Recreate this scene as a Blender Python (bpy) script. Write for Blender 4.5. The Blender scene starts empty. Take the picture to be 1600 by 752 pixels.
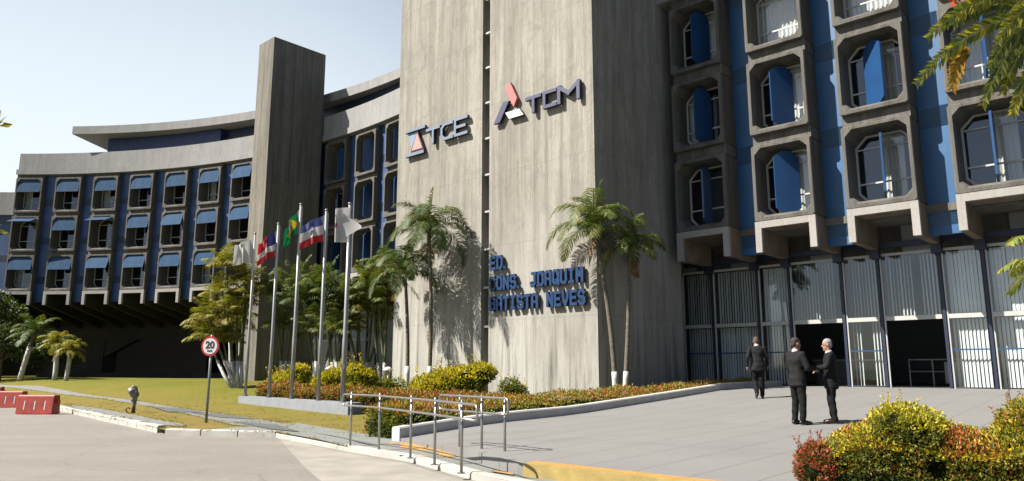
import bpy, bmesh, math, random
from mathutils import Vector, Matrix, noise as mnoise
random.seed(7)
R = math.radians
scene = bpy.context.scene
COL = scene.collection

# ------------------------------------------------------------------ camera
PITCH = math.atan(201/1152.)
cam_d = bpy.data.cameras.new('camera'); cam = bpy.data.objects.new('camera', cam_d); COL.objects.link(cam)
cam.location = (0, 0, 1.55); cam.rotation_euler = (math.pi/2+PITCH, 0, 0)
cam_d.sensor_width = 36; cam_d.lens = 36*1152/1600.; cam_d.clip_start = .05; cam_d.clip_end = 6000
scene.camera = cam
# ------------------------------------------------------------------ light
SUN_EL = R(47); SX, SY = -.966, -.26
S = Vector((SX*math.cos(SUN_EL), SY*math.cos(SUN_EL), math.sin(SUN_EL))).normalized()
sd = bpy.data.lights.new('sun', 'SUN'); sd.energy = 5.0; sd.angle = R(.5); sd.color = (1.0, .94, .84)
sun = bpy.data.objects.new('sun', sd); COL.objects.link(sun); sun.rotation_euler = S.to_track_quat('Z', 'Y').to_euler()
sun.location = (-40, -10, 60)
HAZE = 7.6
world = bpy.data.worlds.new('World'); scene.world = world; world.use_nodes = True
wn = world.node_tree.nodes; wl = world.node_tree.links
bg = wn['Background']; sky = wn.new('ShaderNodeTexSky'); sky.sky_type = 'NISHITA'; sky.sun_disc = False
sky.sun_elevation = SUN_EL; sky.sun_rotation = math.atan2(SX, SY)
sky.altitude = 0; sky.air_density = .8; sky.dust_density = 1.2; sky.ozone_density = 1.0
# thin tropical haze: whitens the low sky, more so on the sunward side
tcw = wn.new('ShaderNodeTexCoord'); sxyz = wn.new('ShaderNodeSeparateXYZ'); wl.new(tcw.outputs['Generated'], sxyz.inputs[0])
mr1 = wn.new('ShaderNodeMapRange'); mr1.interpolation_type = 'SMOOTHSTEP'
for i_, v_ in ((1, .95), (2, .12), (3, 0.), (4, 1.)): mr1.inputs[i_].default_value = v_
wl.new(sxyz.outputs[2], mr1.inputs[0])
dotn = wn.new('ShaderNodeVectorMath'); dotn.operation = 'DOT_PRODUCT'; dotn.inputs[1].default_value = (-.80, .60, 0); wl.new(tcw.outputs['Generated'], dotn.inputs[0])
mr2 = wn.new('ShaderNodeMapRange'); mr2.interpolation_type = 'SMOOTHSTEP'
for i_, v_ in ((1, .25), (2, .8), (3, .03), (4, 1.)): mr2.inputs[i_].default_value = v_
wl.new(dotn.outputs['Value'], mr2.inputs[0])
mul_ = wn.new('ShaderNodeMath'); mul_.operation = 'MULTIPLY'; wl.new(mr1.outputs[0], mul_.inputs[0]); wl.new(mr2.outputs[0], mul_.inputs[1])
hz_ = wn.new('ShaderNodeMix'); hz_.data_type = 'RGBA'; hz_.inputs[7].default_value = (HAZE*.86, HAZE*.95, HAZE, 1)
wl.new(mul_.outputs[0], hz_.inputs[0]); wl.new(sky.outputs[0], hz_.inputs[6])
wl.new(hz_.outputs[2], bg.inputs[0]); bg.inputs[1].default_value = .05
scene.view_settings.view_transform = 'Standard'; scene.view_settings.look = 'None'
scene.view_settings.exposure = 1.5; scene.view_settings.gamma = 1
scene.render.engine = 'CYCLES'
scene.cycles.max_bounces = 8; scene.cycles.transparent_max_bounces = 24

# ------------------------------------------------------------------ frames: u runs along the building front, v away from the street
A = R(47.6); E1 = (math.sin(A), -math.cos(A)); E2 = (math.cos(A), math.sin(A))
ROT = math.atan2(E1[1], E1[0])
def W(u, v, z=0.): return Vector((u*E1[0]+v*E2[0], u*E1[1]+v*E2[1], z))
def UV(x, y): return x*E1[0]+y*E1[1], x*E2[0]+y*E2[1]
def ss(a, b, x):
    t = max(0., min(1., (x-a)/(b-a))); return t*t*(3-2*t)
def lerp(a, b, t): return a+(b-a)*t
def h_lawn(x, y):
    u, v = UV(x, y)
    return .12+.73*ss(15, 45, y)*ss(10, 18, v)+.03*math.sin(x*.31)*math.sin(y*.23)*ss(18, 30, y)*ss(9, 16, v)-.045*(1-ss(8.9, 10.0, v))*ss(-13.5, -11.8, u)
def h_terr(x, y):
    u, v = UV(x, y)
    pts = [(7.8, .245), (15.5, .40), (20.3, .66), (24, .88), (26, .9), (60, .9)]
    z = .245
    for (a, b), (c, d) in zip(pts, pts[1:]):
        if v >= a: z = lerp(b, d, min(1, (v-a)/(c-a)))
    return z-.14*(1-ss(-12, -7.4, u))*(1-ss(8, 13, v))

# ------------------------------------------------------------------ materials
MATS = {}
K = .52      # overall albedo scale, balanced by the exposure
def newmat(name):
    m = bpy.data.materials.new(name); m.use_nodes = True; MATS[name] = m
    return m, m.node_tree.nodes, m.node_tree.links, m.node_tree.nodes['Principled BSDF']
def simple(name, col, rough=.6, metal=0., spec=.5, bump=0, bscale=40, var=0., vscale=3, stretch=(1,1,1)):
    m, n, l, p = newmat(name); col = tuple(c*K for c in col)
    p.inputs['Base Color'].default_value = (*col, 1); p.inputs['Roughness'].default_value = rough
    p.inputs['Metallic'].default_value = metal; p.inputs['Specular IOR Level'].default_value = spec
    tc = n.new('ShaderNodeTexCoord'); mp = n.new('ShaderNodeMapping'); mp.inputs['Scale'].default_value = stretch
    l.new(tc.outputs['Object'], mp.inputs[0])
    if var:
        nz = n.new('ShaderNodeTexNoise'); nz.inputs['Scale'].default_value = vscale; nz.inputs['Detail'].default_value = 6
        l.new(mp.outputs[0], nz.inputs['Vector'])
        rp = n.new('ShaderNodeValToRGB'); rp.color_ramp.elements[0].position = .3; rp.color_ramp.elements[1].position = .7
        rp.color_ramp.elements[0].color = (*[c*(1-var) for c in col], 1); rp.color_ramp.elements[1].color = (*[min(1, c*(1+var)) for c in col], 1)
        l.new(nz.outputs[0], rp.inputs[0]); l.new(rp.outputs[0], p.inputs['Base Color'])
    if bump:
        nb = n.new('ShaderNodeTexNoise'); nb.inputs['Scale'].default_value = bscale; nb.inputs['Detail'].default_value = 5
        l.new(tc.outputs['Object'], nb.inputs['Vector'])
        b = n.new('ShaderNodeBump'); b.inputs['Strength'].default_value = bump; b.inputs['Distance'].default_value = .02
        l.new(nb.outputs[0], b.inputs['Height']); l.new(b.outputs[0], p.inputs['Normal'])
    return m
def mixrgb(n, l, fac, a, b, typ='MIX'):
    x = n.new('ShaderNodeMix'); x.data_type = 'RGBA'; x.blend_type = typ
    for sock, val in ((x.inputs[0], fac), (x.inputs[6], a), (x.inputs[7], b)):
        if isinstance(val, bpy.types.NodeSocket): l.new(val, sock)
        elif isinstance(val, (int, float)): sock.default_value = val
        else: sock.default_value = (*[v_*(K if typ == 'MIX' else 1) for v_ in val], 1)
    return x.outputs[2]
def noisef(n, l, vec, scale, detail=6, rough=.55, lo=.35, hi=.65, dist=0.):
    nz = n.new('ShaderNodeTexNoise'); nz.inputs['Scale'].default_value = scale; nz.inputs['Detail'].default_value = detail
    nz.inputs['Roughness'].default_value = rough; nz.inputs['Distortion'].default_value = dist
    l.new(vec, nz.inputs['Vector'])
    mr = n.new('ShaderNodeMapRange'); mr.inputs[1].default_value = lo; mr.inputs[2].default_value = hi
    l.new(nz.outputs[0], mr.inputs[0]); return mr.outputs[0]
def mapping(n, l, src, scale=(1,1,1), rot=(0,0,0), loc=(0,0,0)):
    mp = n.new('ShaderNodeMapping'); mp.inputs['Scale'].default_value = scale; mp.inputs['Rotation'].default_value = rot
    mp.inputs['Location'].default_value = loc
    l.new(src, mp.inputs[0]); return mp.outputs[0]
def math_(n, l, op, a, b=None, c=None):
    x = n.new('ShaderNodeMath'); x.operation = op
    for i, v in enumerate((a, b, c)):
        if v is None: continue
        if isinstance(v, bpy.types.NodeSocket): l.new(v, x.inputs[i])
        else: x.inputs[i].default_value = v
    return x.outputs[0]

def concrete(name, light, dark, stain, board=.15, streak=.7, joint=0., bump=.6, seed=0, low=None):
    """board-marked concrete with vertical water streaks"""
    m, n, l, p = newmat(name)
    tc = n.new('ShaderNodeTexCoord'); o = tc.outputs['Object']
    big = noisef(n, l, mapping(n, l, o, (.35, .35, .12), loc=(seed, seed, 0)), 1, 5, .55, .35, .68)
    st = noisef(n, l, mapping(n, l, o, (2.2, 2.2, .10), loc=(seed, 3, 0)), 1, 8, .65, .42, .70, .6)
    st2 = noisef(n, l, mapping(n, l, o, (7, 7, .35), loc=(seed, 7, 0)), 1, 6, .6, .45, .75, .3)
    fine = noisef(n, l, mapping(n, l, o, (14, 14, 5)), 1, 8, .75, .3, .7)
    blot = noisef(n, l, mapping(n, l, o, (1.6, 1.6, .9), loc=(seed, 17, 0)), 1, 10, .78, .46, .70, .8)
    col = mixrgb(n, l, big, light, dark)
    col = mixrgb(n, l, math_(n, l, 'MULTIPLY', st, streak), col, stain)
    col = mixrgb(n, l, math_(n, l, 'MULTIPLY', st2, streak*.5), col, stain)
    col = mixrgb(n, l, math_(n, l, 'MULTIPLY', blot, .5), col, stain)
    col = mixrgb(n, l, math_(n, l, 'MULTIPLY', fine, .55), col, [c*.55 for c in light])
    sx = n.new('ShaderNodeSeparateXYZ'); l.new(o, sx.inputs[0])
    # board lines: x+y works on both faces of the box
    xy = math_(n, l, 'ADD', sx.outputs[0], sx.outputs[1])
    bd = math_(n, l, 'FRACT', math_(n, l, 'MULTIPLY', xy, 4.6))
    line = math_(n, l, 'LESS_THAN', bd, .07)
    bl = math_(n, l, 'FLOOR', math_(n, l, 'MULTIPLY', xy, 4.6))
    wn_ = n.new('ShaderNodeTexWhiteNoise'); wn_.noise_dimensions = '1D'; l.new(bl, wn_.inputs['W'])
    col = mixrgb(n, l, math_(n, l, 'MULTIPLY', line, board*1.4), col, dark)
    col = mixrgb(n, l, math_(n, l, 'MULTIPLY', wn_.outputs[0], board), col, stain)
    if low:   # paler washed band near the ground, real weathering
        f = n.new('ShaderNodeMapRange'); f.inputs[1].default_value = low[1]; f.inputs[2].default_value = low[2]; f.inputs[3].default_value = .75; f.inputs[4].default_value = 0
        l.new(sx.outputs[2], f.inputs[0])
        nn = noisef(n, l, mapping(n, l, o, (1.4, 1.4, .18)), 1, 7, .6, .3, .6, .5)
        col = mixrgb(n, l, math_(n, l, 'MULTIPLY', f.outputs[0], nn), col, low[0])
    if low:
        f2 = n.new('ShaderNodeMapRange'); f2.inputs[1].default_value = 1.0; f2.inputs[2].default_value = 6.0; f2.inputs[3].default_value = .95; f2.inputs[4].default_value = 0
        l.new(sx.outputs[2], f2.inputs[0])
        n3 = noisef(n, l, mapping(n, l, o, (3.2, 3.2, .16), loc=(4, 4, 0)), 1, 8, .65, .5, .7, .4)
        col = mixrgb(n, l, math_(n, l, 'MULTIPLY', f2.outputs[0], n3), col, (.12, .115, .11))
    if joint:
        jz = math_(n, l, 'FRACT', math_(n, l, 'DIVIDE', sx.outputs[2], joint))
        jl = math_(n, l, 'LESS_THAN', jz, .012)
        col = mixrgb(n, l, math_(n, l, 'MULTIPLY', jl, .22), col, [c*.4 for c in dark])
    l.new(col, p.inputs['Base Color']); p.inputs['Roughness'].default_value = .9; p.inputs['Specular IOR Level'].default_value = .25
    b = n.new('ShaderNodeBump'); b.inputs['Strength'].default_value = bump; b.inputs['Distance'].default_value = .02
    hh = math_(n, l, 'SUBTRACT', math_(n, l, 'ADD', fine, math_(n, l, 'MULTIPLY', st2, .8)), math_(n, l, 'MULTIPLY', line, .8))
    l.new(hh, b.inputs['Height']); l.new(b.outputs[0], p.inputs['Normal'])
    return m
concrete('tower_concrete', (.61, .58, .51), (.43, .405, .35), (.12, .11, .095), .07, .66, 3.05, low=((.62, .61, .58), 2.0, 8.0))
concrete('column_concrete', (.40, .37, .315), (.24, .22, .185), (.07, .062, .052), .12, .8, 3.4, seed=11)
concrete('dark_concrete', (.30, .285, .26), (.20, .185, .165), (.05, .045, .038), .1, .75, seed=5)
concrete('shaded_concrete', (.10, .095, .085), (.07, .065, .06), (.03, .027, .022), .1, .6, seed=6)  # darker copy of dark_concrete, undercroft shade put into the colour
concrete('parapet_concrete', (.52, .52, .52), (.43, .43, .43), (.25, .24, .23), .02, .4, seed=2, bump=.3)
concrete('beam_paint', (.62, .60, .57), (.48, .46, .43), (.26, .22, .18), .02, .35, seed=9, bump=.25)
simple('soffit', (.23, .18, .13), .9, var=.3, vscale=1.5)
simple('awning_blue', (.042, .10, .20), .8, spec=.12, var=.18, vscale=2)
simple('fin_blue', (.022, .09, .25), .32, var=.08, vscale=1.5)
simple('dark_blue', (.008, .02, .06), .5)
simple('white_metal', (.62, .62, .6), .4, var=.08, vscale=5)
simple('grey_metal', (.36, .37, .38), .35, .6, var=.15, vscale=6)
simple('pole_paint', (.46, .47, .48), .35, .3, var=.15, vscale=3, stretch=(1, 1, .3))
simple('steel', (.62, .60, .57), .28, .85, var=.12, vscale=9)
simple('curtain', (.9, .9, .87), .9)
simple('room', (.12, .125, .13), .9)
simple('panel_grey', (.30, .33, .34), .35, var=.1, vscale=1)
simple('blind', (1.0, 1.05, 1.06), .7, var=.06, vscale=4)
simple('white_paint', (.72, .70, .67), .65, bump=.15, var=.12, vscale=2.5)
simple('plinth_paint', (.30, .32, .35), .75, bump=.2, var=.1, vscale=3)
simple('letter_blue', (.014, .055, .165), .6, spec=.2, var=.2, vscale=6)
simple('letter_slate', (.24, .29, .39), .4, var=.06, vscale=4)
simple('letter_violet', (.085, .085, .17), .4, var=.06, vscale=4)
simple('letter_edge', (.02, .022, .04), .5)
simple('logo_pink', (.78, .34, .30), .5)
simple('logo_rose', (.66, .16, .15), .5)
simple('logo_white', (.80, .79, .77), .5)
simple('logo_sky', (.27, .36, .50), .45)
simple('barrier_red', (.42, .038, .016), .5, var=.3, vscale=4)
simple('sign_white', (.80, .80, .80), .4)
simple('sign_red', (.50, .02, .025), .4)
simple('black_paint', (.02, .02, .02), .5)
simple('suit', (.010, .010, .012), .85, spec=.2, bump=.3, bscale=12, var=.2, vscale=7)
simple('suit_grey', (.016, .016, .018), .85, spec=.2, bump=.3, bscale=12, var=.2, vscale=7)
simple('trousers', (.009, .009, .010), .85, spec=.2, bump=.3, bscale=14)
simple('shirt', (.7, .7, .72), .8)
simple('skin_tan', (.33, .17, .11), .5)
simple('skin_pale', (.48, .26, .18), .5)
simple('shoe', (.02, .015, .012), .3)
simple('hair_dark', (.03, .02, .015), .8)
simple('hair_brown', (.09, .055, .035), .8)
simple('hair_grey', (.33, .33, .34), .8)
simple('plastic_bag', (.22, .20, .17), .5, bump=.5, bscale=15, var=.4, vscale=12)
simple('rust_pipe', (.12, .09, .06), .7, var=.4, vscale=10)
simple('trunk_grey', (.17, .145, .11), .9, bump=.5, bscale=8, var=.35, vscale=5, stretch=(1, 1, 4))
simple('trunk_green', (.12, .13, .05), .8, bump=.4, bscale=8, var=.4, vscale=5, stretch=(1, 1, 5))
simple('lime_wash', (.66, .65, .61), .85, bump=.3, bscale=15, var=.15, vscale=5)
simple('bark', (.10, .075, .05), .9, bump=.7, bscale=10, var=.4, vscale=6)
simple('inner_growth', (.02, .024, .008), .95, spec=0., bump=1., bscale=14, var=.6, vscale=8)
simple('undercroft_shade', (.012, .012, .012), .95, spec=0.)  # near-black colour standing in for the deep shade under the wing
simple('counter', (.10, .10, .10), .5)
simple('grass_far', (.12, .13, .04), .95, var=.3, vscale=.3)
# flags
for nm, c in (('flag_white', (.80, .79, .78)), ('flag_red', (.62, .03, .04)), ('flag_navy', (.03, .045, .20)), ('flag_green', (.0, .26, .08)), ('flag_yellow', (.75, .52, .03)), ('flag_blue', (.10, .12, .34))):
    c = tuple(q*K for q in c); m, n, l, p = newmat(nm); p.inputs['Base Color'].default_value = (*c, 1); p.inputs['Roughness'].default_value = .8
    tr = n.new('ShaderNodeBsdfTranslucent'); tr.inputs[0].default_value = (*c, 1); mx = n.new('ShaderNodeMixShader'); mx.inputs[0].default_value = .35
    l.new(p.outputs[0], mx.inputs[1]); l.new(tr.outputs[0], mx.inputs[2]); l.new(mx.outputs[0], n['Material Output'].inputs[0])

# blue corrugated panel with ventilation louvre bands every storey
def blue_panel_mat(name, col, zper, z0, louv):
    m, n, l, p = newmat(name)
    tc = n.new('ShaderNodeTexCoord'); o = tc.outputs['Object']; sx = n.new('ShaderNodeSeparateXYZ'); l.new(o, sx.inputs[0])
    nz = noisef(n, l, mapping(n, l, o, (1.2, 1.2, .5)), 1, 5)
    c = mixrgb(n, l, nz, col, [q*.78 for q in col])
    zz = math_(n, l, 'FRACT', math_(n, l, 'DIVIDE', math_(n, l, 'SUBTRACT', sx.outputs[2], z0), zper))
    band = math_(n, l, 'GREATER_THAN', zz, 1-louv/zper)
    seam = math_(n, l, 'LESS_THAN', math_(n, l, 'FRACT', math_(n, l, 'ADD', zz, .01)), .012)
    c = mixrgb(n, l, math_(n, l, 'MULTIPLY', band, .35), c, [q*.55+.03 for q in col])
    c = mixrgb(n, l, math_(n, l, 'MULTIPLY', seam, .5), c, [q*2+.05 for q in col])
    l.new(c, p.inputs['Base Color']); p.inputs['Roughness'].default_value = .5
    sl = math_(n, l, 'MULTIPLY', math_(n, l, 'FRACT', math_(n, l, 'MULTIPLY', sx.outputs[2], 11)), band)
    b = n.new('ShaderNodeBump'); b.inputs['Strength'].default_value = 1; b.inputs['Distance'].default_value = .05
    l.new(sl, b.inputs['Height']); l.new(b.outputs[0], p.inputs['Normal'])
    return m
blue_panel_mat('panel_blue', (.018, .135, .34), 3.38, 7.0, .75)
blue_panel_mat('panel_navy', (.035, .10, .27), 3.25, 7.75, .6)
def corrugated():
    m, n, l, p = newmat('corrugated_blue')
    tc = n.new('ShaderNodeTexCoord'); sx = n.new('ShaderNodeSeparateXYZ'); l.new(tc.outputs['Object'], sx.inputs[0])
    ang = math_(n, l, 'ARCTAN2', sx.outputs[0], sx.outputs[1])
    w = math_(n, l, 'SINE', math_(n, l, 'MULTIPLY', ang, 47.6*2*math.pi/.35))
    w = math_(n, l, 'MULTIPLY', math_(n, l, 'ADD', w, 1), .5)
    l.new(mixrgb(n, l, w, (.012, .03, .12), (.025, .06, .2)), p.inputs['Base Color']); p.inputs['Roughness'].default_value = .5
corrugated()

def glass():
    m, n, l, p = newmat('glass')
    tr = n.new('ShaderNodeBsdfTransparent'); tr.inputs[0].default_value = (.86, .89, .89, 1)
    gl = n.new('ShaderNodeBsdfGlossy'); gl.inputs['Roughness'].default_value = .03; gl.inputs[0].default_value = (.9, .95, 1, 1)
    fr = n.new('ShaderNodeLayerWeight'); fr.inputs[0].default_value = .5
    f = math_(n, l, 'ADD', math_(n, l, 'MULTIPLY', math_(n, l, 'POWER', fr.outputs['Facing'], 3.5), .85), .08)
    mx = n.new('ShaderNodeMixShader'); l.new(f, mx.inputs[0]); l.new(tr.outputs[0], mx.inputs[1]); l.new(gl.outputs[0], mx.inputs[2])
    l.new(mx.outputs[0], n['Material Output'].inputs[0])
glass()

def leafmat(name, rough=.45, trans=.3):
    m, n, l, p = newmat(name)
    at = n.new('ShaderNodeAttribute'); at.attribute_name = 'leafcol'
    l.new(at.outputs['Color'], p.inputs['Base Color']); p.inputs['Roughness'].default_value = rough; p.inputs['Specular IOR Level'].default_value = .4
    tr = n.new('ShaderNodeBsdfTranslucent')
    l.new(mixrgb(n, l, 1., at.outputs['Color'], (1.5, 1.6, .6), 'MULTIPLY'), tr.inputs[0])
    mx = n.new('ShaderNodeMixShader'); mx.inputs[0].default_value = trans
    l.new(p.outputs[0], mx.inputs[1]); l.new(tr.outputs[0], mx.inputs[2]); l.new(mx.outputs[0], n['Material Output'].inputs[0])
    return m
leafmat('leaf', .55); leafmat('palm_leaf', .62, .25)

def ground_mats():
    # lawn
    m, n, l, p = newmat('lawn'); tc = n.new('ShaderNodeTexCoord'); o = tc.outputs['Object']
    a = noisef(n, l, mapping(n, l, o, (.25, .25, 1)), 1, 6, .6, .38, .62)
    b = noisef(n, l, mapping(n, l, o, (1.1, 1.1, 1)), 1, 6, .65, .35, .68)
    c = noisef(n, l, mapping(n, l, o, (22, 22, 1)), 1, 4, .7, .3, .7)
    sx = n.new('ShaderNodeSeparateXYZ'); l.new(o, sx.inputs[0])
    # drier, browner towards the street side of the lawn (trampled verge)
    v = math_(n, l, 'ADD', math_(n, l, 'MULTIPLY', sx.outputs[0], E2[0]), math_(n, l, 'MULTIPLY', sx.outputs[1], E2[1]))
    dry = n.new('ShaderNodeMapRange'); dry.inputs[1].default_value = 16.5; dry.inputs[2].default_value = 10.5; l.new(v, dry.inputs[0])
    col = mixrgb(n, l, a, (.24, .255, .035), (.31, .28, .05))
    col = mixrgb(n, l, math_(n, l, 'MULTIPLY', math_(n, l, 'ADD', b, .35), math_(n, l, 'MULTIPLY', dry.outputs[0], .8)), col, (.47, .32, .11))
    col = mixrgb(n, l, math_(n, l, 'MULTIPLY', c, .45), col, (.12, .13, .025))
    l.new(col, p.inputs['Base Color']); p.inputs['Roughness'].default_value = .95; p.inputs['Specular IOR Level'].default_value = .1
    bp = n.new('ShaderNodeBump'); bp.inputs['Strength'].default_value = .8; bp.inputs['Distance'].default_value = .04
    l.new(c, bp.inputs['Height']); l.new(bp.outputs[0], p.inputs['Normal'])
    # road
    m, n, l, p = newmat('road'); tc = n.new('ShaderNodeTexCoord'); o = tc.outputs['Object']
    a = noisef(n, l, mapping(n, l, o, (.5, .5, 1)), 1, 6, .6, .35, .65)
    b = noisef(n, l, mapping(n, l, o, (.12, 1.1, 1), (0, 0, R(30))), 1, 6, .6, .45, .7)
    c = noisef(n, l, mapping(n, l, o, (20, 20, 1)), 1, 5, .85, .35, .65)
    vo = n.new('ShaderNodeTexVoronoi'); vo.feature = 'DISTANCE_TO_EDGE'; vo.inputs['Scale'].default_value = .28
    nzv = n.new('ShaderNodeTexNoise'); nzv.inputs['Scale'].default_value = 2.5; l.new(o, nzv.inputs['Vector'])
    l.new(mixrgb(n, l, .25, o, nzv.outputs[1]), vo.inputs['Vector'])
    crack = math_(n, l, 'LESS_THAN', vo.outputs[0], .0022)
    col = mixrgb(n, l, a, (.37, .345, .295), (.30, .28, .245))
    g2 = noisef(n, l, mapping(n, l, o, (5, 2.2, 1)), 1, 6, .8, .4, .62)
    col = mixrgb(n, l, math_(n, l, 'MULTIPLY', g2, .3), col, (.22, .205, .18))
    col = mixrgb(n, l, math_(n, l, 'MULTIPLY', b, .45), col, (.22, .205, .19))
    col = mixrgb(n, l, math_(n, l, 'MULTIPLY', c, .55), col, (.21, .195, .175))
    oil = noisef(n, l, mapping(n, l, o, (.9, .9, 1), loc=(3, 8, 0)), 1, 3, .5, .66, .74)
    col = mixrgb(n, l, math_(n, l, 'MULTIPLY', oil, .5), col, (.15, .14, .13))
    spk = noisef(n, l, mapping(n, l, o, (9, 9, 1)), 1, 2, .5, .68, .72)
    col = mixrgb(n, l, math_(n, l, 'MULTIPLY', spk, .4), col, (.17, .15, .12))
    col = mixrgb(n, l, math_(n, l, 'MULTIPLY', crack, .5), col, (.13, .12, .10))
    l.new(col, p.inputs['Base Color']); p.inputs['Roughness'].default_value = .9
    bp = n.new('ShaderNodeBump'); bp.inputs['Strength'].default_value = .5; bp.inputs['Distance'].default_value = .01
    l.new(c, bp.inputs['Height']); l.new(bp.outputs[0], p.inputs['Normal'])
    simple('apron', (.37, .345, .305), .9, var=.18, vscale=1.6, bump=.2)
    # terrace paving, long joints running to the doors
    m, n, l, p = newmat('terrace'); tc = n.new('ShaderNodeTexCoord'); o = tc.outputs['Object']
    uvv = mapping(n, l, o, rot=(0, 0, -ROT)); sx = n.new('ShaderNodeSeparateXYZ'); l.new(uvv, sx.inputs[0])
    wob = noisef(n, l, mapping(n, l, o, (.6, .6, 1)), 1, 3, .5, 0, 1)
    uu = math_(n, l, 'ADD', sx.outputs[0], math_(n, l, 'MULTIPLY', wob, .05))
    ju = math_(n, l, 'LESS_THAN', math_(n, l, 'FRACT', math_(n, l, 'DIVIDE', uu, .78)), .022)
    jv = math_(n, l, 'LESS_THAN', math_(n, l, 'FRACT', math_(n, l, 'DIVIDE', sx.outputs[1], 5.5)), .002)
    a = noisef(n, l, mapping(n, l, o, (.7, .7, 1)), 1, 6, .6, .3, .7)
    c = noisef(n, l, mapping(n, l, o, (30, 30, 1)), 1, 4, .7, .3, .7)
    fl = n.new('ShaderNodeTexWhiteNoise'); fl.noise_dimensions = '1D'; l.new(math_(n, l, 'FLOOR', math_(n, l, 'DIVIDE', uu, .78)), fl.inputs['W'])
    col = mixrgb(n, l, a, (.30, .295, .285), (.26, .255, .245))
    oil = noisef(n, l, mapping(n, l, o, (.5, .9, 1), loc=(5, 2, 0)), 1, 5, .6, .55, .75)
    col = mixrgb(n, l, math_(n, l, 'MULTIPLY', oil, .6), col, (.19, .185, .175))
    spk = noisef(n, l, mapping(n, l, o, (7, 7, 1)), 1, 2, .5, .68, .73)
    col = mixrgb(n, l, math_(n, l, 'MULTIPLY', spk, .35), col, (.16, .15, .14))
    col = mixrgb(n, l, math_(n, l, 'MULTIPLY', fl.outputs[0], .2), col, (.21, .205, .20))
    col = mixrgb(n, l, math_(n, l, 'MULTIPLY', c, .35), col, (.22, .22, .21))
    col = mixrgb(n, l, math_(n, l, 'MULTIPLY', math_(n, l, 'MAXIMUM', ju, jv), .7), col, (.08, .075, .07))
    l.new(col, p.inputs['Base Color']); p.inputs['Roughness'].default_value = .8
    # pavement
    for nm, c1, c2 in (('pavement', (.29, .30, .28), (.24, .25, .235)), ('pavement_tile', (.14, .155, .155), (.11, .125, .125)), ('path', (.29, .285, .27), (.23, .23, .22)), ('kerb_paint', (.70, .68, .64), (.52, .49, .44))):
        m, n, l, p = newmat(nm); tc = n.new('ShaderNodeTexCoord'); o = tc.outputs['Object']
        a = noisef(n, l, mapping(n, l, o, (1.5, 1.5, 1.5)), 1, 7, .65, .35, .65); c = noisef(n, l, mapping(n, l, o, (35, 35, 35)), 1, 4, .7, .3, .7)
        col = mixrgb(n, l, a, c1, c2); col = mixrgb(n, l, math_(n, l, 'MULTIPLY', c, .25), col, [q*.5 for q in c2])
        l.new(col, p.inputs['Base Color']); p.inputs['Roughness'].default_value = .85
    m, n, l, p = newmat('tactile'); tc = n.new('ShaderNodeTexCoord'); o = tc.outputs['Object']
    uvv = mapping(n, l, o, rot=(0, 0, -ROT)); sx = n.new('ShaderNodeSeparateXYZ'); l.new(uvv, sx.inputs[0])
    rib = math_(n, l, 'LESS_THAN', math_(n, l, 'FRACT', math_(n, l, 'MULTIPLY', sx.outputs[0], 14)), .5)
    a = noisef(n, l, mapping(n, l, o, (3, 3, 1)), 1, 5)
    col = mixrgb(n, l, a, (.66, .36, .075), (.52, .29, .08)); col = mixrgb(n, l, math_(n, l, 'MULTIPLY', rib, .35), col, (.33, .17, .04))
    l.new(col, p.inputs['Base Color']); p.inputs['Roughness'].default_value = .8
    simple('yellow_paint', (.46, .34, .10), .7, var=.25, vscale=3, bump=.2)
ground_mats()

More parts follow.
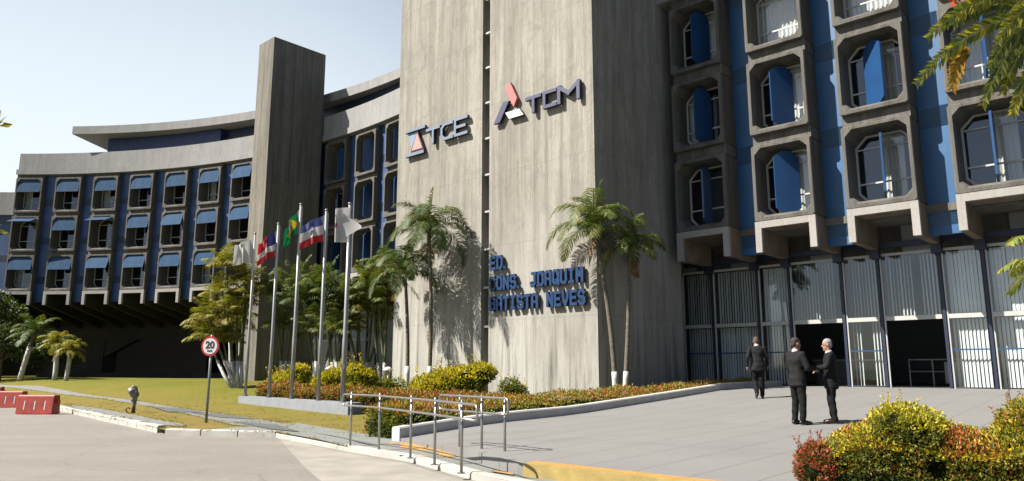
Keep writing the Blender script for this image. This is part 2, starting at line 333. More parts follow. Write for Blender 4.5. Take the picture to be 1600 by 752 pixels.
# ------------------------------------------------------------------ mesh builder
class MB:
    def __init__(s, org=(0, 0, 0)):
        s.v = []; s.f = []; s.m = []; s.o = Vector(org); s.c = None
    def add(s, vs, fs, m=0):
        b = len(s.v); s.v += [tuple(Vector(p)-s.o) for p in vs]; s.f += [tuple(b+i for i in f) for f in fs]; s.m += [m]*len(fs)
        return s
    def box(s, x0, x1, y0, y1, z0, z1, m=0, fn=None):
        vs = [(x0,y0,z0),(x1,y0,z0),(x1,y1,z0),(x0,y1,z0),(x0,y0,z1),(x1,y0,z1),(x1,y1,z1),(x0,y1,z1)]
        if fn: vs = [fn(*p) for p in vs]
        return s.add(vs, [(0,3,2,1),(4,5,6,7),(0,1,5,4),(1,2,6,5),(2,3,7,6),(3,0,4,7)], m)
    def prism(s, pts, fn, a0, a1, m=0, mside=None):
        """pts: 2D outline; fn(p, q, a) -> xyz"""
        n = len(pts); vs = [fn(p, q, a0) for p, q in pts]+[fn(p, q, a1) for p, q in pts]
        s.add(vs, [tuple(range(n))[::-1], tuple(range(n, 2*n))], m)
        b = len(s.v)-2*n
        for i in range(n):
            j = (i+1) % n; s.f.append((b+i, b+j, b+n+j, b+n+i)); s.m.append(m if mside is None else mside)
        return s
    def tube(s, path, rad, k=8, m=0, caps=True):
        path = [Vector(p) for p in path]; n = len(path)
        if not isinstance(rad, (list, tuple)): rad = [rad]*n
        vs = []; fs = []; up = None
        for i, p in enumerate(path):
            d = (path[min(i+1, n-1)]-path[max(i-1, 0)])
            if d.length < 1e-9: d = Vector((0, 0, 1))
            d.normalize()
            if up is None: up = Vector((1, 0, 0)) if abs(d.x) < .8 else Vector((0, 1, 0))
            a = (up-d*up.dot(d)).normalized(); b = d.cross(a); up = a
            for j in range(k):
                t = 2*math.pi*j/k; vs.append(p+(a*math.cos(t)+b*math.sin(t))*rad[i])
        for i in range(n-1):
            for j in range(k):
                fs.append((i*k+j, i*k+(j+1) % k, (i+1)*k+(j+1) % k, (i+1)*k+j))
        if caps: fs += [tuple(range(k))[::-1], tuple(range((n-1)*k, n*k))]
        return s.add(vs, fs, m)
    def loops(s, loops, m=0, closed=True, cap=False):
        k = len(loops[0]); vs = [p for L in loops for p in L]; fs = []
        for i in range(len(loops)-1):
            for j in range(k if closed else k-1):
                fs.append((i*k+j, i*k+(j+1) % k, (i+1)*k+(j+1) % k, (i+1)*k+j))
        if cap: fs += [tuple(range(k))[::-1], tuple(range((len(loops)-1)*k, len(loops)*k))]
        return s.add(vs, fs, m)
    def mesh(s, name, mats, smooth=False, fixn=False):
        me = bpy.data.meshes.new(name); me.from_pydata(s.v, [], s.f)
        for mm in (mats if isinstance(mats, (list, tuple)) else [mats]): me.materials.append(MATS[mm])
        me.polygons.foreach_set('material_index', s.m)
        if smooth: me.polygons.foreach_set('use_smooth', [True]*len(s.f))
        if s.c is not None:
            at = me.color_attributes.new('leafcol', 'FLOAT_COLOR', 'POINT')
            flat = []
            for c in s.c: flat += [c[0], c[1], c[2], 1.]
            at.data.foreach_set('color', flat)
        if fixn:
            bm = bmesh.new(); bm.from_mesh(me); bmesh.ops.recalc_face_normals(bm, faces=bm.faces); bm.to_mesh(me); bm.free()
        me.update(); return me
    def build(s, name, mats, parent=None, smooth=False, fixn=True, **kw):
        me = s.mesh(name, mats, smooth, fixn)
        return link(name, me, parent, **kw)
def link(name, me, parent=None, loc=(0, 0, 0), rz=0, label=None, cat=None, group=None, kind=None):
    o = bpy.data.objects.new(name, me); COL.objects.link(o); o.location = loc; o.rotation_euler = (0, 0, rz)
    if parent: o.parent = parent
    return tag(o, label, cat, group, kind)
def tag(o, label=None, cat=None, group=None, kind=None):
    if label: o['label'] = label
    if cat: o['category'] = cat
    if group: o['group'] = group
    if kind: o['kind'] = kind
    return o
def thing(name, label, cat, loc=(0, 0, 0), rz=0, group=None):
    return link(name, None, None, loc, rz, label, cat, group)
def struct(name, mb, mats, **k): return mb.build(name, mats, kind='structure', **k)
def copy_tree(o, parent=None):
    c = o.copy(); COL.objects.link(c); c.parent = parent
    for ch in list(o.children): copy_tree(ch, c)
    return c

# ------------------------------------------------------------------ ground sheets
def drape(name, poly, hfn, off, mat, step=1.0, skirt=0):
    bm = bmesh.new(); vs = [bm.verts.new((p[0], p[1], 0)) for p in poly]; bm.faces.new(vs)
    xs = [p[0] for p in poly]; ys = [p[1] for p in poly]
    for axis, lo, hi in ((0, min(xs), max(xs)), (1, min(ys), max(ys))):
        t = math.floor(lo/step)*step+step
        while t < hi:
            co = [0, 0, 0]; co[axis] = t; no = [0, 0, 0]; no[axis] = 1
            bmesh.ops.bisect_plane(bm, geom=bm.verts[:]+bm.edges[:]+bm.faces[:], plane_co=co, plane_no=no, dist=1e-5)
            t += step
    bmesh.ops.triangulate(bm, faces=bm.faces[:])
    for f in bm.faces:
        if f.normal.z < 0: f.normal_flip()
    if skirt:
        be = [e for e in bm.edges if e.is_boundary]
        for v in bm.verts: v.co.z = hfn(v.co.x, v.co.y)+off
        r = bmesh.ops.extrude_edge_only(bm, edges=be)
        for v in r['geom']:
            if isinstance(v, bmesh.types.BMVert): v.co.z -= skirt
    else:
        for v in bm.verts: v.co.z = hfn(v.co.x, v.co.y)+off
    me = bpy.data.meshes.new(name); bm.to_mesh(me); bm.free(); me.materials.append(MATS[mat])
    return link(name, me, kind='structure')
def uvp(*p): return [tuple(W(u, v))[:2] for u, v in p]
zero = lambda x, y: 0.
struct('ground', MB().add([(-2500, -2500, -.03), (2500, -2500, -.03), (2500, 2500, -.03), (-2500, 2500, -.03)], [(0, 1, 2, 3)]), 'grass_far')
drape('road', [(-60, -8), (30, -8), (14, 2), (3, 9.5), (-.3, 11.3), (-1.74, 13.1), (-3.1, 14.7), (-5.4, 17.6), (-8.4, 18.5), (-8.7, 18.9), (-12.4, 23.2), (-16.1, 27.5), (-26, 38.5), (-45, 44), (-60, 44)], zero, 0, 'road', 4)
KERB = [(-27, 40.2), (-16.08, 27.33), (-12.43, 22.99), (-8.75, 18.72), (-8.3, 18.13), (-5.44, 17.47), (-3.11, 14.53), (-1.74, 12.96), (-.49, 10.78), (1.6, 8.2), (6, 3.2), (9, 0)]
# lawn: everything between kerb line and buildings
lawn_poly = KERB[:7]+uvp((-11.2, 8.9), (-11.9, 10), (-11.9, 30))+[(-2, 90), (-130, 90), (-130, 44), (-45, 44)]
drape('lawn', lawn_poly, h_lawn, 0, 'lawn', 1.5)
# pavement by the kerb, up to the terrace edge
pave = [(-5.44, 17.47), (-3.11, 14.53), (-1.74, 12.96), (-.49, 10.78), (1.6, 8.2), (6, 3.2), (9, 0), (12, 3)]+uvp((-3.5, 8.3), (-7.2, 8.3), (-9.6, 9.4), (-11.95, 9.9))+[(-5.7, 20.22), (-7.4, 18.0)]
drape('pavement', pave, h_lawn, .012, 'pavement', 1)
path1 = [(-60, 78), (-43.57, 59.42), (-33.06, 49.43), (-28.85, 45.78), (-19.24, 35.1), (-15.57, 31.35), (-11.09, 26.19), (-7.42, 21.93), (-5.64, 19.6), (-5.7, 18.4), (-7.23, 19.56), (-9.66, 23.17), (-13.24, 27.9), (-18.23, 33.55), (-21.72, 37.03), (-31.28, 46.79), (-40.13, 54.77), (-58, 73)]
drape('path', path1, h_lawn, .016, 'path', 1.5)
path2 = [(-18.3, 31.0), (-14.74, 27.3), (-11.74, 23.6), (-8.75, 20.0), (-8.1, 18.9), (-9.25, 19.7), (-12.04, 22.9), (-16.0, 27.6)]
o = drape('verge_path', path2, h_lawn, .014, 'path', 1)
# darker slabs along the path
slabs_m = MB()
for q in ([(-13.55, 28.28), (-11.48, 26.58), (-10.0, 24.61), (-11.44, 25.12)], [(-10.51, 24.69), (-9.11, 23.92), (-7.21, 21.42), (-8.57, 22.28)],
          [(-7.66, 20.71), (-6.11, 19.56), (-4.8, 17.24), (-5.81, 18.14)], [(-4.72, 17.4), (-2.61, 14.77), (-2.5, 14.35), (-3.84, 16.27)]):
    slabs_m.add([(x, y, h_lawn(x, y)+.03) for x, y in q], [(0, 1, 2, 3)])
slabs_m.build('path_slabs', 'pavement_tile', kind='structure')
# terrace
terr = uvp((-11.95, 9.75), (-9.6, 9.1), (-7.2, 8.0), (8, 8.0), (8, 36), (-11.95, 36))
drape('terrace', terr, h_terr, .004, 'terrace', 1, skirt=.25)
# kerb of painted stones
kb = MB()
def kerbstone(a, b, w, z0, z1, jit):
    a = Vector(a); b = Vector(b); d = (b-a).normalized(); n_ = Vector((-d.y, d.x))
    if n_.y < 0: n_ = -n_
    j = [random.uniform(-jit, jit) for _ in range(4)]
    c = .025
    A_ = [a+n_*0, b+n_*0, b+n_*w, a+n_*w]
    top = [(A_[0]+n_*c+d*.01), (A_[1]+n_*c-d*.01), A_[2]-d*.01, A_[3]+d*.01]
    L0 = [(*A_[i], z0) for i in range(4)]; L1 = [(*(A_[i]), z1-.03+j[i]) for i in range(4)]; L2 = [(*top[i], z1+j[i]) for i in range(4)]
    kb.loops([L0, L1, L2], cap=True)
for i in range(len(KERB)-1):
    a = Vector(KERB[i]); b = Vector(KERB[i+1]); L = (b-a).length
    if i == 3: continue
    if i >= 5: kerbstone(a, b, .18, -.05, .105, 0); continue
    n_ = max(1, round(L/.95))
    for k in range(n_):
        kerbstone(a.lerp(b, (k+.015)/n_), a.lerp(b, (k+.985)/n_), .17, -.05, .15 if i > 3 else .17, .012)
struct('kerb', kb, 'kerb_paint')
drape('concrete_apron', [(-5.3, 17.25), (-3.2, 14.4), (-1.85, 12.85), (-.6, 10.65), (.6, 9.0), (-2.0, 9.2), (-3.3, 12.2)], zero, .005, 'apron', 2)
# yellow step nosing at the terrace edge
mb = MB()
mb.box(-7.05, 3, 7.95, 8.06, .0, .262, 0, lambda u, v, z: W(u, v, z))
struct('step_edge', mb, 'yellow_paint')
mb = MB()
mb.box(-7.05, 3, 8.063, 8.25, .2, .268, 0, lambda u, v, z: W(u, v, z))
for pts in ([(617, 688), (648, 685), (672, 688), (714, 703), (690, 703)],):
    pass
def patch(pts, off):
    mb.add([(x, y, max(h_lawn(x, y)+.012, h_terr(x, y)+.004 if False else 0)+off) for x, y in pts], [tuple(range(len(pts)))])
patch(uvp((-11.9, 9.55), (-11.2, 9.72), (-9.75, 9.12), (-9.35, 8.82), (-9.55, 8.72), (-10.6, 9.05), (-11.9, 9.2)), .006)
patch(uvp((-10.6, 8.55), (-10.0, 8.75), (-9.75, 8.6), (-10.3, 8.4)), .006)
patch(uvp((-7.75, 8.02), (-7.25, 7.95), (-7.15, 7.86), (-7.6, 7.9)), .024)
mb.build('tactile_paving', 'tactile', kind='structure')

# ------------------------------------------------------------------ main concrete tower
def Wf(u, v, z): return W(u, v, z)
T0 = (-21.25, 21.5)
tower = thing('concrete_tower', 'tall board-marked concrete tower carrying the signs, split by a thin vertical slot', 'tower', W(T0[0], T0[1], .4), ROT)
def tb(mb, *a): mb.box(a[0]-T0[0], a[1]-T0[0], a[2]-T0[1], a[3]-T0[1], a[4]-.4, a[5]-.4); return mb
tb(MB(), -27.03, -21.36, 21.5, 26.05, 0, 27).build('wall_slab', 'tower_concrete', tower)
tb(MB(), -20.92, -15.5, 21.5, 26.05, 0, 27).build('wall_slab', 'tower_concrete', tower)
tb(MB(), -21.36, -20.92, 22.1, 25.5, 0, 27).build('slot_glazing', 'panel_grey', tower)
brk = tb(MB(), -21.35, -20.93, 21.62, 22.05, 1.62, 1.70).build('slot_ledge', 'white_metal', tower)
for k in range(1, 15):
    b = brk.copy(); COL.objects.link(b); b.location.z = k*1.6
tb(MB(), -16.3, -15.45, 26.06, 27.45, 0, 27).build('back_pier', 'tower_concrete', tower)

# ------------------------------------------------------------------ narrow column tower in front of the curved wing
T1 = (-44.9, 24.0)
colm = thing('concrete_column', 'narrow stained concrete slab tower standing in front of the curved wing', 'tower', W(T1[0], T1[1], .7), ROT)
MB().box(-1.05, .95, 0, 4.1, -1, 23.3).build('shaft', 'column_concrete', colm)

# ------------------------------------------------------------------ window bay kit  (x along front, y into the building, z up)
def octa(x0, x1, z0, z1, cb, ct, y):
    return [(x0+cb, y, z0), (x1-cb, y, z0), (x1, y, z0+cb*1.15), (x1, y, z1-ct), (x1-ct, y, z1), (x0+ct, y, z1), (x0, y, z1-ct), (x0, y, z0+cb*1.15)]
BW, BH, BD = 2.25, 2.95, 1.1
def bay_meshes():
    mb = MB()
    outer = lambda y: octa(0, BW, 0, BH, .06, .06, y)
    fr = octa(.13, BW-.13, .14, BH-.12, .20, .24, 0)
    fr2 = octa(.145, BW-.145, .24, BH-.14, .22, .25, .14)
    bk = octa(.16, BW-.16, .34, BH-.2, .28, .38, .98)
    mb.loops([outer(BD), outer(.03), [(p[0]*.98+.02*BW/2, 0, p[2]*.985+.015*BH/2) for p in outer(0)], fr, fr2, bk, [(p[0], 1.04, p[2]) for p in bk]])
    concrete_frame = mb.mesh('concrete_frame', 'dark_concrete', fixn=True)
    # metal window frame
    mb = MB(); o = octa(.16, BW-.16, .34, BH-.2, .28, .38, .96); i = [(BW/2+(p[0]-BW/2)*.93, p[1], 1.55+(p[2]-1.55)*.95) for p in o]
    ob = [(p[0], 1.02, p[2]) for p in o]; ib = [(p[0], 1.02, p[2]) for p in i]
    mb.loops([ob, o, i, ib])
    mb.box(.21, BW-.21, .965, 1.0, .98, 1.04); mb.box(.21, BW-.21, .965, 1.0, 2.25, 2.30)
    wf = mb.mesh('window_frame', 'white_metal', fixn=True)
    g = MB(); g.add([(p[0], 1.01, p[2]) for p in o], [tuple(range(8))]); gl = g.mesh('glass_pane', 'glass')
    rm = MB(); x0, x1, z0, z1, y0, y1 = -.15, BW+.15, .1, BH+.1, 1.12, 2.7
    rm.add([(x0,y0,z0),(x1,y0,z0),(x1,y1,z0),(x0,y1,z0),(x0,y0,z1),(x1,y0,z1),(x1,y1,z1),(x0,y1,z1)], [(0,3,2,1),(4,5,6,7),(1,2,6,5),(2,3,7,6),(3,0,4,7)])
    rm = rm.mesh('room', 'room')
    curt = []
    for k, spans in enumerate([[(1.25, 2.1)], [(.15, 2.1)], [(.15, .75), (1.6, 2.1)], [(.95, 1.7)], []]):
        mb = MB()
        for a, b in spans:
            n = int((b-a)/.03); top = []; bot = []
            for j in range(n+1):
                x = a+(b-a)*j/n; y = 1.22+.035*math.sin(j*1.15)+.015*math.sin(j*.37)
                bot.append((x, y, .3)); top.append((x, y, 2.85))
            mb.add(bot+top, [(j, j+1, n+2+j, n+1+j) for j in range(n)])
        curt.append(mb.mesh('curtain', 'curtain', smooth=True) if spans else None)
    # blue sun fin, pivot at its middle, blade in the y-z plane with pointed ends
    mb = MB(); w = .48
    pts = [(-w, .30), (-w, 2.15), (-.12, 2.45), (.12, 2.45), (w, 2.15), (w, .30), (0, -.02)]
    pts = [(-w, .25), (-w, 2.2), (-w+.3, 2.45), (w-.3, 2.45), (w, 2.2), (w, .25), (.1, 0), (-.1, 0)]
    mb.prism(pts, lambda p, q, a: (a, p, q), -.035, .035); fin = mb.mesh('sun_fin', 'fin_blue', fixn=True)
    # fabric-like blue awning blade hinged at the top
    mb = MB(); n = 6
    mb.prism([(-.95, 0), (.95, 0), (.95, -1.05), (-.95, -1.05)], lambda p, q, a: (p, a, q), -.015, .015); aw = mb.mesh('awning', 'awning_blue', fixn=True)
    return concrete_frame, wf, gl, rm, curt, fin, aw
CF, WF, GL, RM, CURT, FIN, AW = bay_meshes()
def bay(parent, loc, rz, ci, fin=None, awn=None):
    b = link('window_bay', CF, parent, loc, rz)
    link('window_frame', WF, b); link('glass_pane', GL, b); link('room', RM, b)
    if CURT[ci]: link('curtain', CURT[ci], b)
    if fin is not None: link('sun_fin', FIN, b, (BW/2+random.uniform(-.08, .08), .50, .22), fin)
    if awn is not None:
        a = link('awning', AW, b, (BW/2, .12, BH-.17)); a.rotation_euler = (awn, 0, 0)
    return b

# ------------------------------------------------------------------ right wing
G = (-15.0, 26.3, .9)
rw = thing('office_building', 'right-hand office wing with deep window frames, blue fins and a glazed entrance floor', 'building', W(*G), ROT)
def ru(u): return u-G[0]
def rb(mb, u0, u1, v0, v1, z0, z1, m=0): return mb.box(u0-G[0], u1-G[0], v0-G[1], v1-G[1], z0-G[2], z1-G[2], m)
U0 = [-14.95+3.325*i for i in range(7)]
rowz = [7.0, 10.38, 13.76]
hd = {(0, 0): 35, (0, 1): 60, (0, 2): 62, (1, 0): 86, (1, 1): 78, (2, 0): 29, (2, 1): -8, (3, 0): 38, (3, 1): 30, (1, 2): None, (2, 2): None, (3, 2): 20, (4, 0): 40, (4, 1): 20, (4, 2): 60}
cc = {(0, 0): 4, (0, 1): 2, (0, 2): 3, (1, 0): 0, (1, 1): 0, (1, 2): 1, (2, 0): 3, (2, 1): 3, (2, 2): 1, (3, 0): 3, (3, 1): 1}
for i, u in enumerate(U0):
    for j, z in enumerate(rowz):
        h = hd.get((i, j), random.choice([20, 40, 60]))
        bay(rw, (ru(u), 0, z-G[2]), 0, cc.get((i, j), random.randint(0, 3)), None if h is None else R(42.4-h))
# spandrel beams between rows, blue panels between columns
sp = rb(MB(), U0[0]+.02, U0[0]+BW-.02, 26.52, 27.4, 7.0+BH+.002, 10.378).build('spandrel', 'dark_concrete', rw)
for i, u in enumerate(U0):
    for j in range(3):
        if i == j == 0: continue
        c = sp.copy(); COL.objects.link(c); c.location = (u-U0[0], 0, rowz[j]-7.0)
me = MB().box(.002, 3.325-BW-.004, 0, .2, 5.95, 17.14).mesh('blue_panel', 'panel_blue', fixn=True)
for i, u in enumerate(U0):
    link('blue_panel', me, rw, (ru(u+BW), 1.08, -G[2]))
rb(MB(), -15.46, -14.955, 27.38, 27.6, 5.9, 17.14).build('blue_panel', 'panel_blue', rw)
# painted portal under every column of bays
mb = MB()
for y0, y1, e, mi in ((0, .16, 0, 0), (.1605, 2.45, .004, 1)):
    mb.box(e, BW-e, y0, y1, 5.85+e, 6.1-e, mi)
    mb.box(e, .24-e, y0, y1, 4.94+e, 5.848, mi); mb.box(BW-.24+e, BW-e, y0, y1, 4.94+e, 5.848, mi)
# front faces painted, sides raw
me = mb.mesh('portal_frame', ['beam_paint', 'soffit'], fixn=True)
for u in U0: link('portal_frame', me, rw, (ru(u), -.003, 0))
# parapet, roof, core
rb(MB(), -15.46, 9, 26.25, 27.3, 17.15, 18.0).build('cornice', 'parapet_concrete', rw)
rb(MB(), -15.46, 9, 26.5, 27.3, 18.002, 19.4).build('parapet', 'parapet_concrete', rw)
rb(MB(), -18.4, 9, 29.4, 40, 5.7, 19.2).build('wall', 'dark_concrete', rw)
rb(MB(), -15.44, 9, 27.32, 29.38, 6.72, 6.98).build('floor_slab', 'dark_concrete', rw)
rb(MB(), -15.44, 9, 27.32, 40, 17.16, 17.4).build('roof', 'dark_concrete', rw)
# ground floor: posts, rails, glazing, blinds
GVV = 28.9
posts = []
for u in [-17.9, -16.3]+[x for a in U0[:6] for x in (a+.12, a+BW-.12)]+[5.1]:
    posts.append(u)
pm = MB().box(-.04, .055, -.10, .12, 0, 4.85).box(-.16, .16, -.36, -.1, 4.62, 4.94).mesh('post', 'dark_blue', fixn=True)
for u in posts: link('post', pm, rw, (ru(u), GVV-G[1], 0))
wm = MB().box(.075, .125, -.05, .03, 0, 4.76).mesh('jamb', 'white_metal', fixn=True)
for u in posts: link('jamb', wm, rw, (ru(u), GVV-G[1], 0))
for (a, b) in zip(posts, posts[1:]):
    rb(MB(), a+.13, b-.075, GVV-.06, GVV+.06, 3.27, 3.42).build('transom', 'white_metal', rw)
    rb(MB(), a+.13, b-.075, GVV-.04, GVV+.05, 5.62, 5.71).build('transom', 'white_metal', rw)
    w = b-a
    up = MB(); up.add([(a+.13-G[0], GVV-G[1], 3.42-G[2]), (b-.08-G[0], GVV-G[1], 3.42-G[2]), (b-.08-G[0], GVV-G[1], 5.62-G[2]), (a+.13-G[0], GVV-G[1], 5.62-G[2])], [(0, 1, 2, 3)])
    up.build('glass_pane', 'glass', rw, fixn=False)
    door = (-11.9 < a < -11.3) or (-8.5 < a < -7.9)
    if not door:
        lo = MB(); lo.add([(a+.13-G[0], GVV-G[1], 0.02), (b-.08-G[0], GVV-G[1], 0.02), (b-.08-G[0], GVV-G[1], 3.27-G[2]), (a+.13-G[0], GVV-G[1], 3.27-G[2])], [(0, 1, 2, 3)])
        lo.build('glass_pane', 'glass', rw, fixn=False)
        rb(MB(), a+.13, b-.08, GVV-.03, GVV-.004, 2.18, 2.23).build('rail', 'fin_blue', rw)
    # vertical blinds
    def slats(z0, z1, ang, gaps, name='vertical_blind', mat='blind'):
        mb = MB(); x = a+.2
        while x < b-.16:
            if not any(g0 <= (x-a)/w <= g1 for g0, g1 in gaps):
                an = ang+random.uniform(-.12, .12); c, s_ = math.cos(an)*.055, -math.sin(an)*.055
                lean = random.uniform(-.01, .01)
                p = (x-G[0], GVV+.28-G[1])
                mb.add([(p[0]-c, p[1]-s_, z0-G[2]), (p[0]+c, p[1]+s_, z0-G[2]), (p[0]+c+lean, p[1]+s_, z1-G[2]), (p[0]-c+lean, p[1]-s_, z1-G[2])], [(0, 1, 2, 3)])
            x += .115
        if mb.v: mb.build(name, mat, rw, fixn=False)
    if a < -14: slats(3.45, 5.6, .5, []); slats(.95, 3.25, .3, [])
    elif a < -12.7: slats(3.45, 5.6, .25, [(0, .15)]); slats(.95, 3.25, .5, [])
    elif a < -11.3: slats(3.45, 5.6, 1.0, [(.8, .95)])
    elif a < -9: slats(3.45, 5.6, 1.05, []); slats(.95, 3.25, .9, [(.35, .6)])
    elif a < -7.9: slats(3.45, 5.6, .95, [(.55, .62)])
    else: slats(3.45, 5.6, .25, [(0, .12)] if a < -5.7 else []); slats(.95, 3.25, .5, [])
# upper band above the blinds: dark gap + sky reflection put into a grey panel's colour
for i, u in enumerate(U0[:6]):
    rb(MB(), u+.95, u+BW-.28, 29.1, 29.2, 5.72, 6.71).build('sky_reflection_panel', 'panel_grey', rw)
rb(MB(), -16, 9, 28.72, 28.86, 5.9, 6.1).build('edge_beam', 'dark_blue', rw)
# entrance hall
rb(MB(), -18.4, 9, 29.0, 42, .6, .91).build('hall_floor', 'counter', rw)
rb(MB(), -18.4, 9, 38, 38.3, .91, 5.7).build('hall_wall', 'room', rw)
rb(MB(), 8.7, 9, 29, 38, .91, 5.7).build('hall_wall', 'room', rw)
rb(MB(), -18.4, -18.1, 27.0, 38, .5, 6.7).build('hall_wall', 'room', rw)
rb(MB(), -18.4, -15.5, 28.8, 29.39, 5.72, 19).build('wall', 'dark_concrete', rw)
t = thing('access_gate', 'metal access gate rails inside the right open doorway', 'gate', W(-7.1, 31.5, .91), ROT)
mb = MB(); mb.tube([(-1.0, 0, 0), (-1.0, 0, 1.0), (1.1, 0, 1.0), (1.1, 0, 0)], .03); mb.tube([(-.2, 0, 1.0), (-.2, 0, .0)], .03); mb.tube([(-1, 0, .55), (1.1, 0, .55)], .02)
mb.build('rail', 'steel', t); MB().box(.2, 1.0, -.03, .0, .12, .9).build('gate_panel', 'panel_grey', t)
t = thing('reception_desk', 'low dark reception desk behind the two men, inside the left open doorway', 'desk', W(-10.6, 32.5, .91), ROT)
MB().box(-1.4, 1.4, 0, .6, 0, .98).build('desk_body', 'counter', t); MB().box(-1.5, 1.5, -.08, .7, .982, 1.04).build('desk_top', 'grey_metal', t)

# ------------------------------------------------------------------ curved left wing
CX_, CY_, RR = -40.4247, 14.4911, 44.94
def P(th, r, z=0): t = R(th); return Vector((CX_+r*math.sin(t), CY_+r*math.cos(t), z))
lw = thing('office_building', 'long curved office wing raised over a dark undercroft, blue awnings in its window frames', 'building', (CX_, CY_, 0))
def arc(mb, t0, t1, r0, r1, z0, z1, m=0, n=None, r0b=None, r1b=None):
    n = n or max(2, int((t1-t0)/1.2)); L = []
    for i in range(n+1):
        t = R(lerp(t0, t1, i/n)); k = i/n
        ra = r0 if r0b is None else lerp(r0, r0b, k); rb_ = r1 if r1b is None else lerp(r1, r1b, k)
        s_, c = math.sin(t), math.cos(t)
        L.append([(ra*s_, ra*c, z0), (rb_*s_, rb_*c, z0), (rb_*s_, rb_*c, z1), (ra*s_, ra*c, z1)])
    return mb.loops(L, m, cap=True)
TH = [-.95+4.25*i for i in range(13)]
DT = math.degrees(BW/RR)
lz = [7.75, 11.0, 14.25]
def lwloc(th, r, z): t = R(th); return (r*math.sin(t), r*math.cos(t), z)
curt_pat = [3, 0, 2, 0, 3, 0, 3, 2, 1, 2, 0, 3, 2]
for i, th in enumerate(TH):
    for j, z in enumerate(lz):
        rz = -R(th+DT/2)
        # bay x axis follows the chord: start at the left edge
        p = Vector(lwloc(th, RR, z))
        if i < 9:
            an = -.12+random.choice([0, 0, .04, -.05, -.12, -.2])+random.uniform(-.03, .03)
            if j == 1 and i in (0, 2): an = -1.15
            bay(lw, p, rz, random.choice([0, 3, 2, 4, 0]), None, an)
        else:
            h = {9: [2, 40, 75], 10: [10, -5, -30], 11: [30, 0, -20], 12: [20, 10, 0]}[i][j]
            bay(lw, p, rz, 4, R(h))
spm = MB().box(.02, BW-.02, .22, 1.1, BH+.002, 3.248).mesh('spandrel', 'dark_concrete', fixn=True)
pnl = MB().box(BW+.003, 2*RR*math.sin(R(4.25)/2)+.03, 0, .2, -.85, 9.75).mesh('blue_panel', 'panel_navy', fixn=True)
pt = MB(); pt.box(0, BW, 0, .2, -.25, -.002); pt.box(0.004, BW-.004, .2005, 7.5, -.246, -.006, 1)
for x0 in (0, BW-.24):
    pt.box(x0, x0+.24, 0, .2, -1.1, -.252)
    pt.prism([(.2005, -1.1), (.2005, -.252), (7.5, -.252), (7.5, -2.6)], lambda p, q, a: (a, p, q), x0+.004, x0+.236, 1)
ptm = pt.mesh('portal_frame', ['beam_paint', 'shaded_concrete'], fixn=True)
for i, th in enumerate(TH):
    rz = -R(th+DT/2); 
    for j in range(3): link('spandrel', spm, lw, lwloc(th, RR, lz[j]), rz)
    o = link('blue_panel', pnl, lw, lwloc(th, RR+.5, 7.75), -R(th+DT/2+.6))
    if i < 11: link('portal_frame', ptm, lw, lwloc(th, RR-.003, 7.75), rz)
arc(MB(), -1.0, 56, RR-.03, RR+2.9, 17.5, 17.92).build('cornice', 'parapet_concrete', lw)
arc(MB(), -.85, 56, RR+.05, RR+.5, 17.922, 19.3).build('parapet', 'parapet_concrete', lw)
arc(MB(), -1.0, 56, RR+2.82, RR+17, 7.78, 19.0).build('wall', 'dark_concrete', lw)
arc(MB(), -1.0, -.93, RR+.2, RR+2.8, 7.5, 17.48, n=2).build('end_wall', 'dark_concrete', lw)
arc(MB(), 52, 56, RR+.2, RR+2.8, 0, 17.48, n=2).build('end_wall', 'dark_concrete', lw)
arc(MB(), -8, 56, RR+7.4, RR+17, 7.3, 7.76).build('floor_slab', 'shaded_concrete', lw)
# penthouse with overhanging roof
arc(MB(), 7.9, 21.6, RR+.95, RR+12, 19.0, 20.72, n=24).build('penthouse_wall', 'corrugated_blue', lw)
arc(MB(), 21.62, 52, RR+1.5, RR+12, 19.0, 20.70).build('louvre_wall', 'dark_blue', lw)
rfm = arc(MB(), 5.1, 54, RR-.55, RR+14, 20.75, 21.42, n=40, r0b=RR+1.4)
rfm.build('roof', 'parapet_concrete', lw)
# undercroft: lintel on piers, back wall
def ring_part(name, *a, mat='shaded_concrete', **k): return arc(MB(), *a, **k).build(name, mat, lw)
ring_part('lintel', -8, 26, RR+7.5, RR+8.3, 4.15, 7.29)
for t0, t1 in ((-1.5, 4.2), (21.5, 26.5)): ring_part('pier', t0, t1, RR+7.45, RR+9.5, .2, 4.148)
# sloping haunches of the wide opening
for sgn, t0 in ((1, 4.25), (-1, 21.45)):
    mb = MB(); L = []
    for k in range(2):
        r = RR+7.52+.7*k; t1 = t0+sgn*3.2
        L.append([tuple(lwloc(t0, r, 4.14)), tuple(lwloc(t1, r, 4.14)), tuple(lwloc(t0, r, 2.6))])
    mb.loops(L, cap=True).build('haunch', 'shaded_concrete', lw)
ring_part('back_wall', -14, 26, RR+20, RR+20.5, .2, 7.7, mat='undercroft_shade')
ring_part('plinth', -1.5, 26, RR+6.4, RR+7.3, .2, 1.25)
# ground floor glazing between the column tower and the main tower
ring_part('ground_wall', 26.6, 56, RR+3.6, RR+3.9, .2, 7.4, mat='panel_grey')
mul = MB().box(-.05, .05, -.12, .0, .3, 7.3).mesh('mullion', 'dark_blue', fixn=True)
for k in range(22): link('mullion', mul, lw, lwloc(27+k*1.15, RR+3.6, 0), -R(27+k*1.15))
ring_part('sill_band', 26.6, 56, RR+3.52, RR+3.595, 3.5, 3.75, mat='grey_metal')

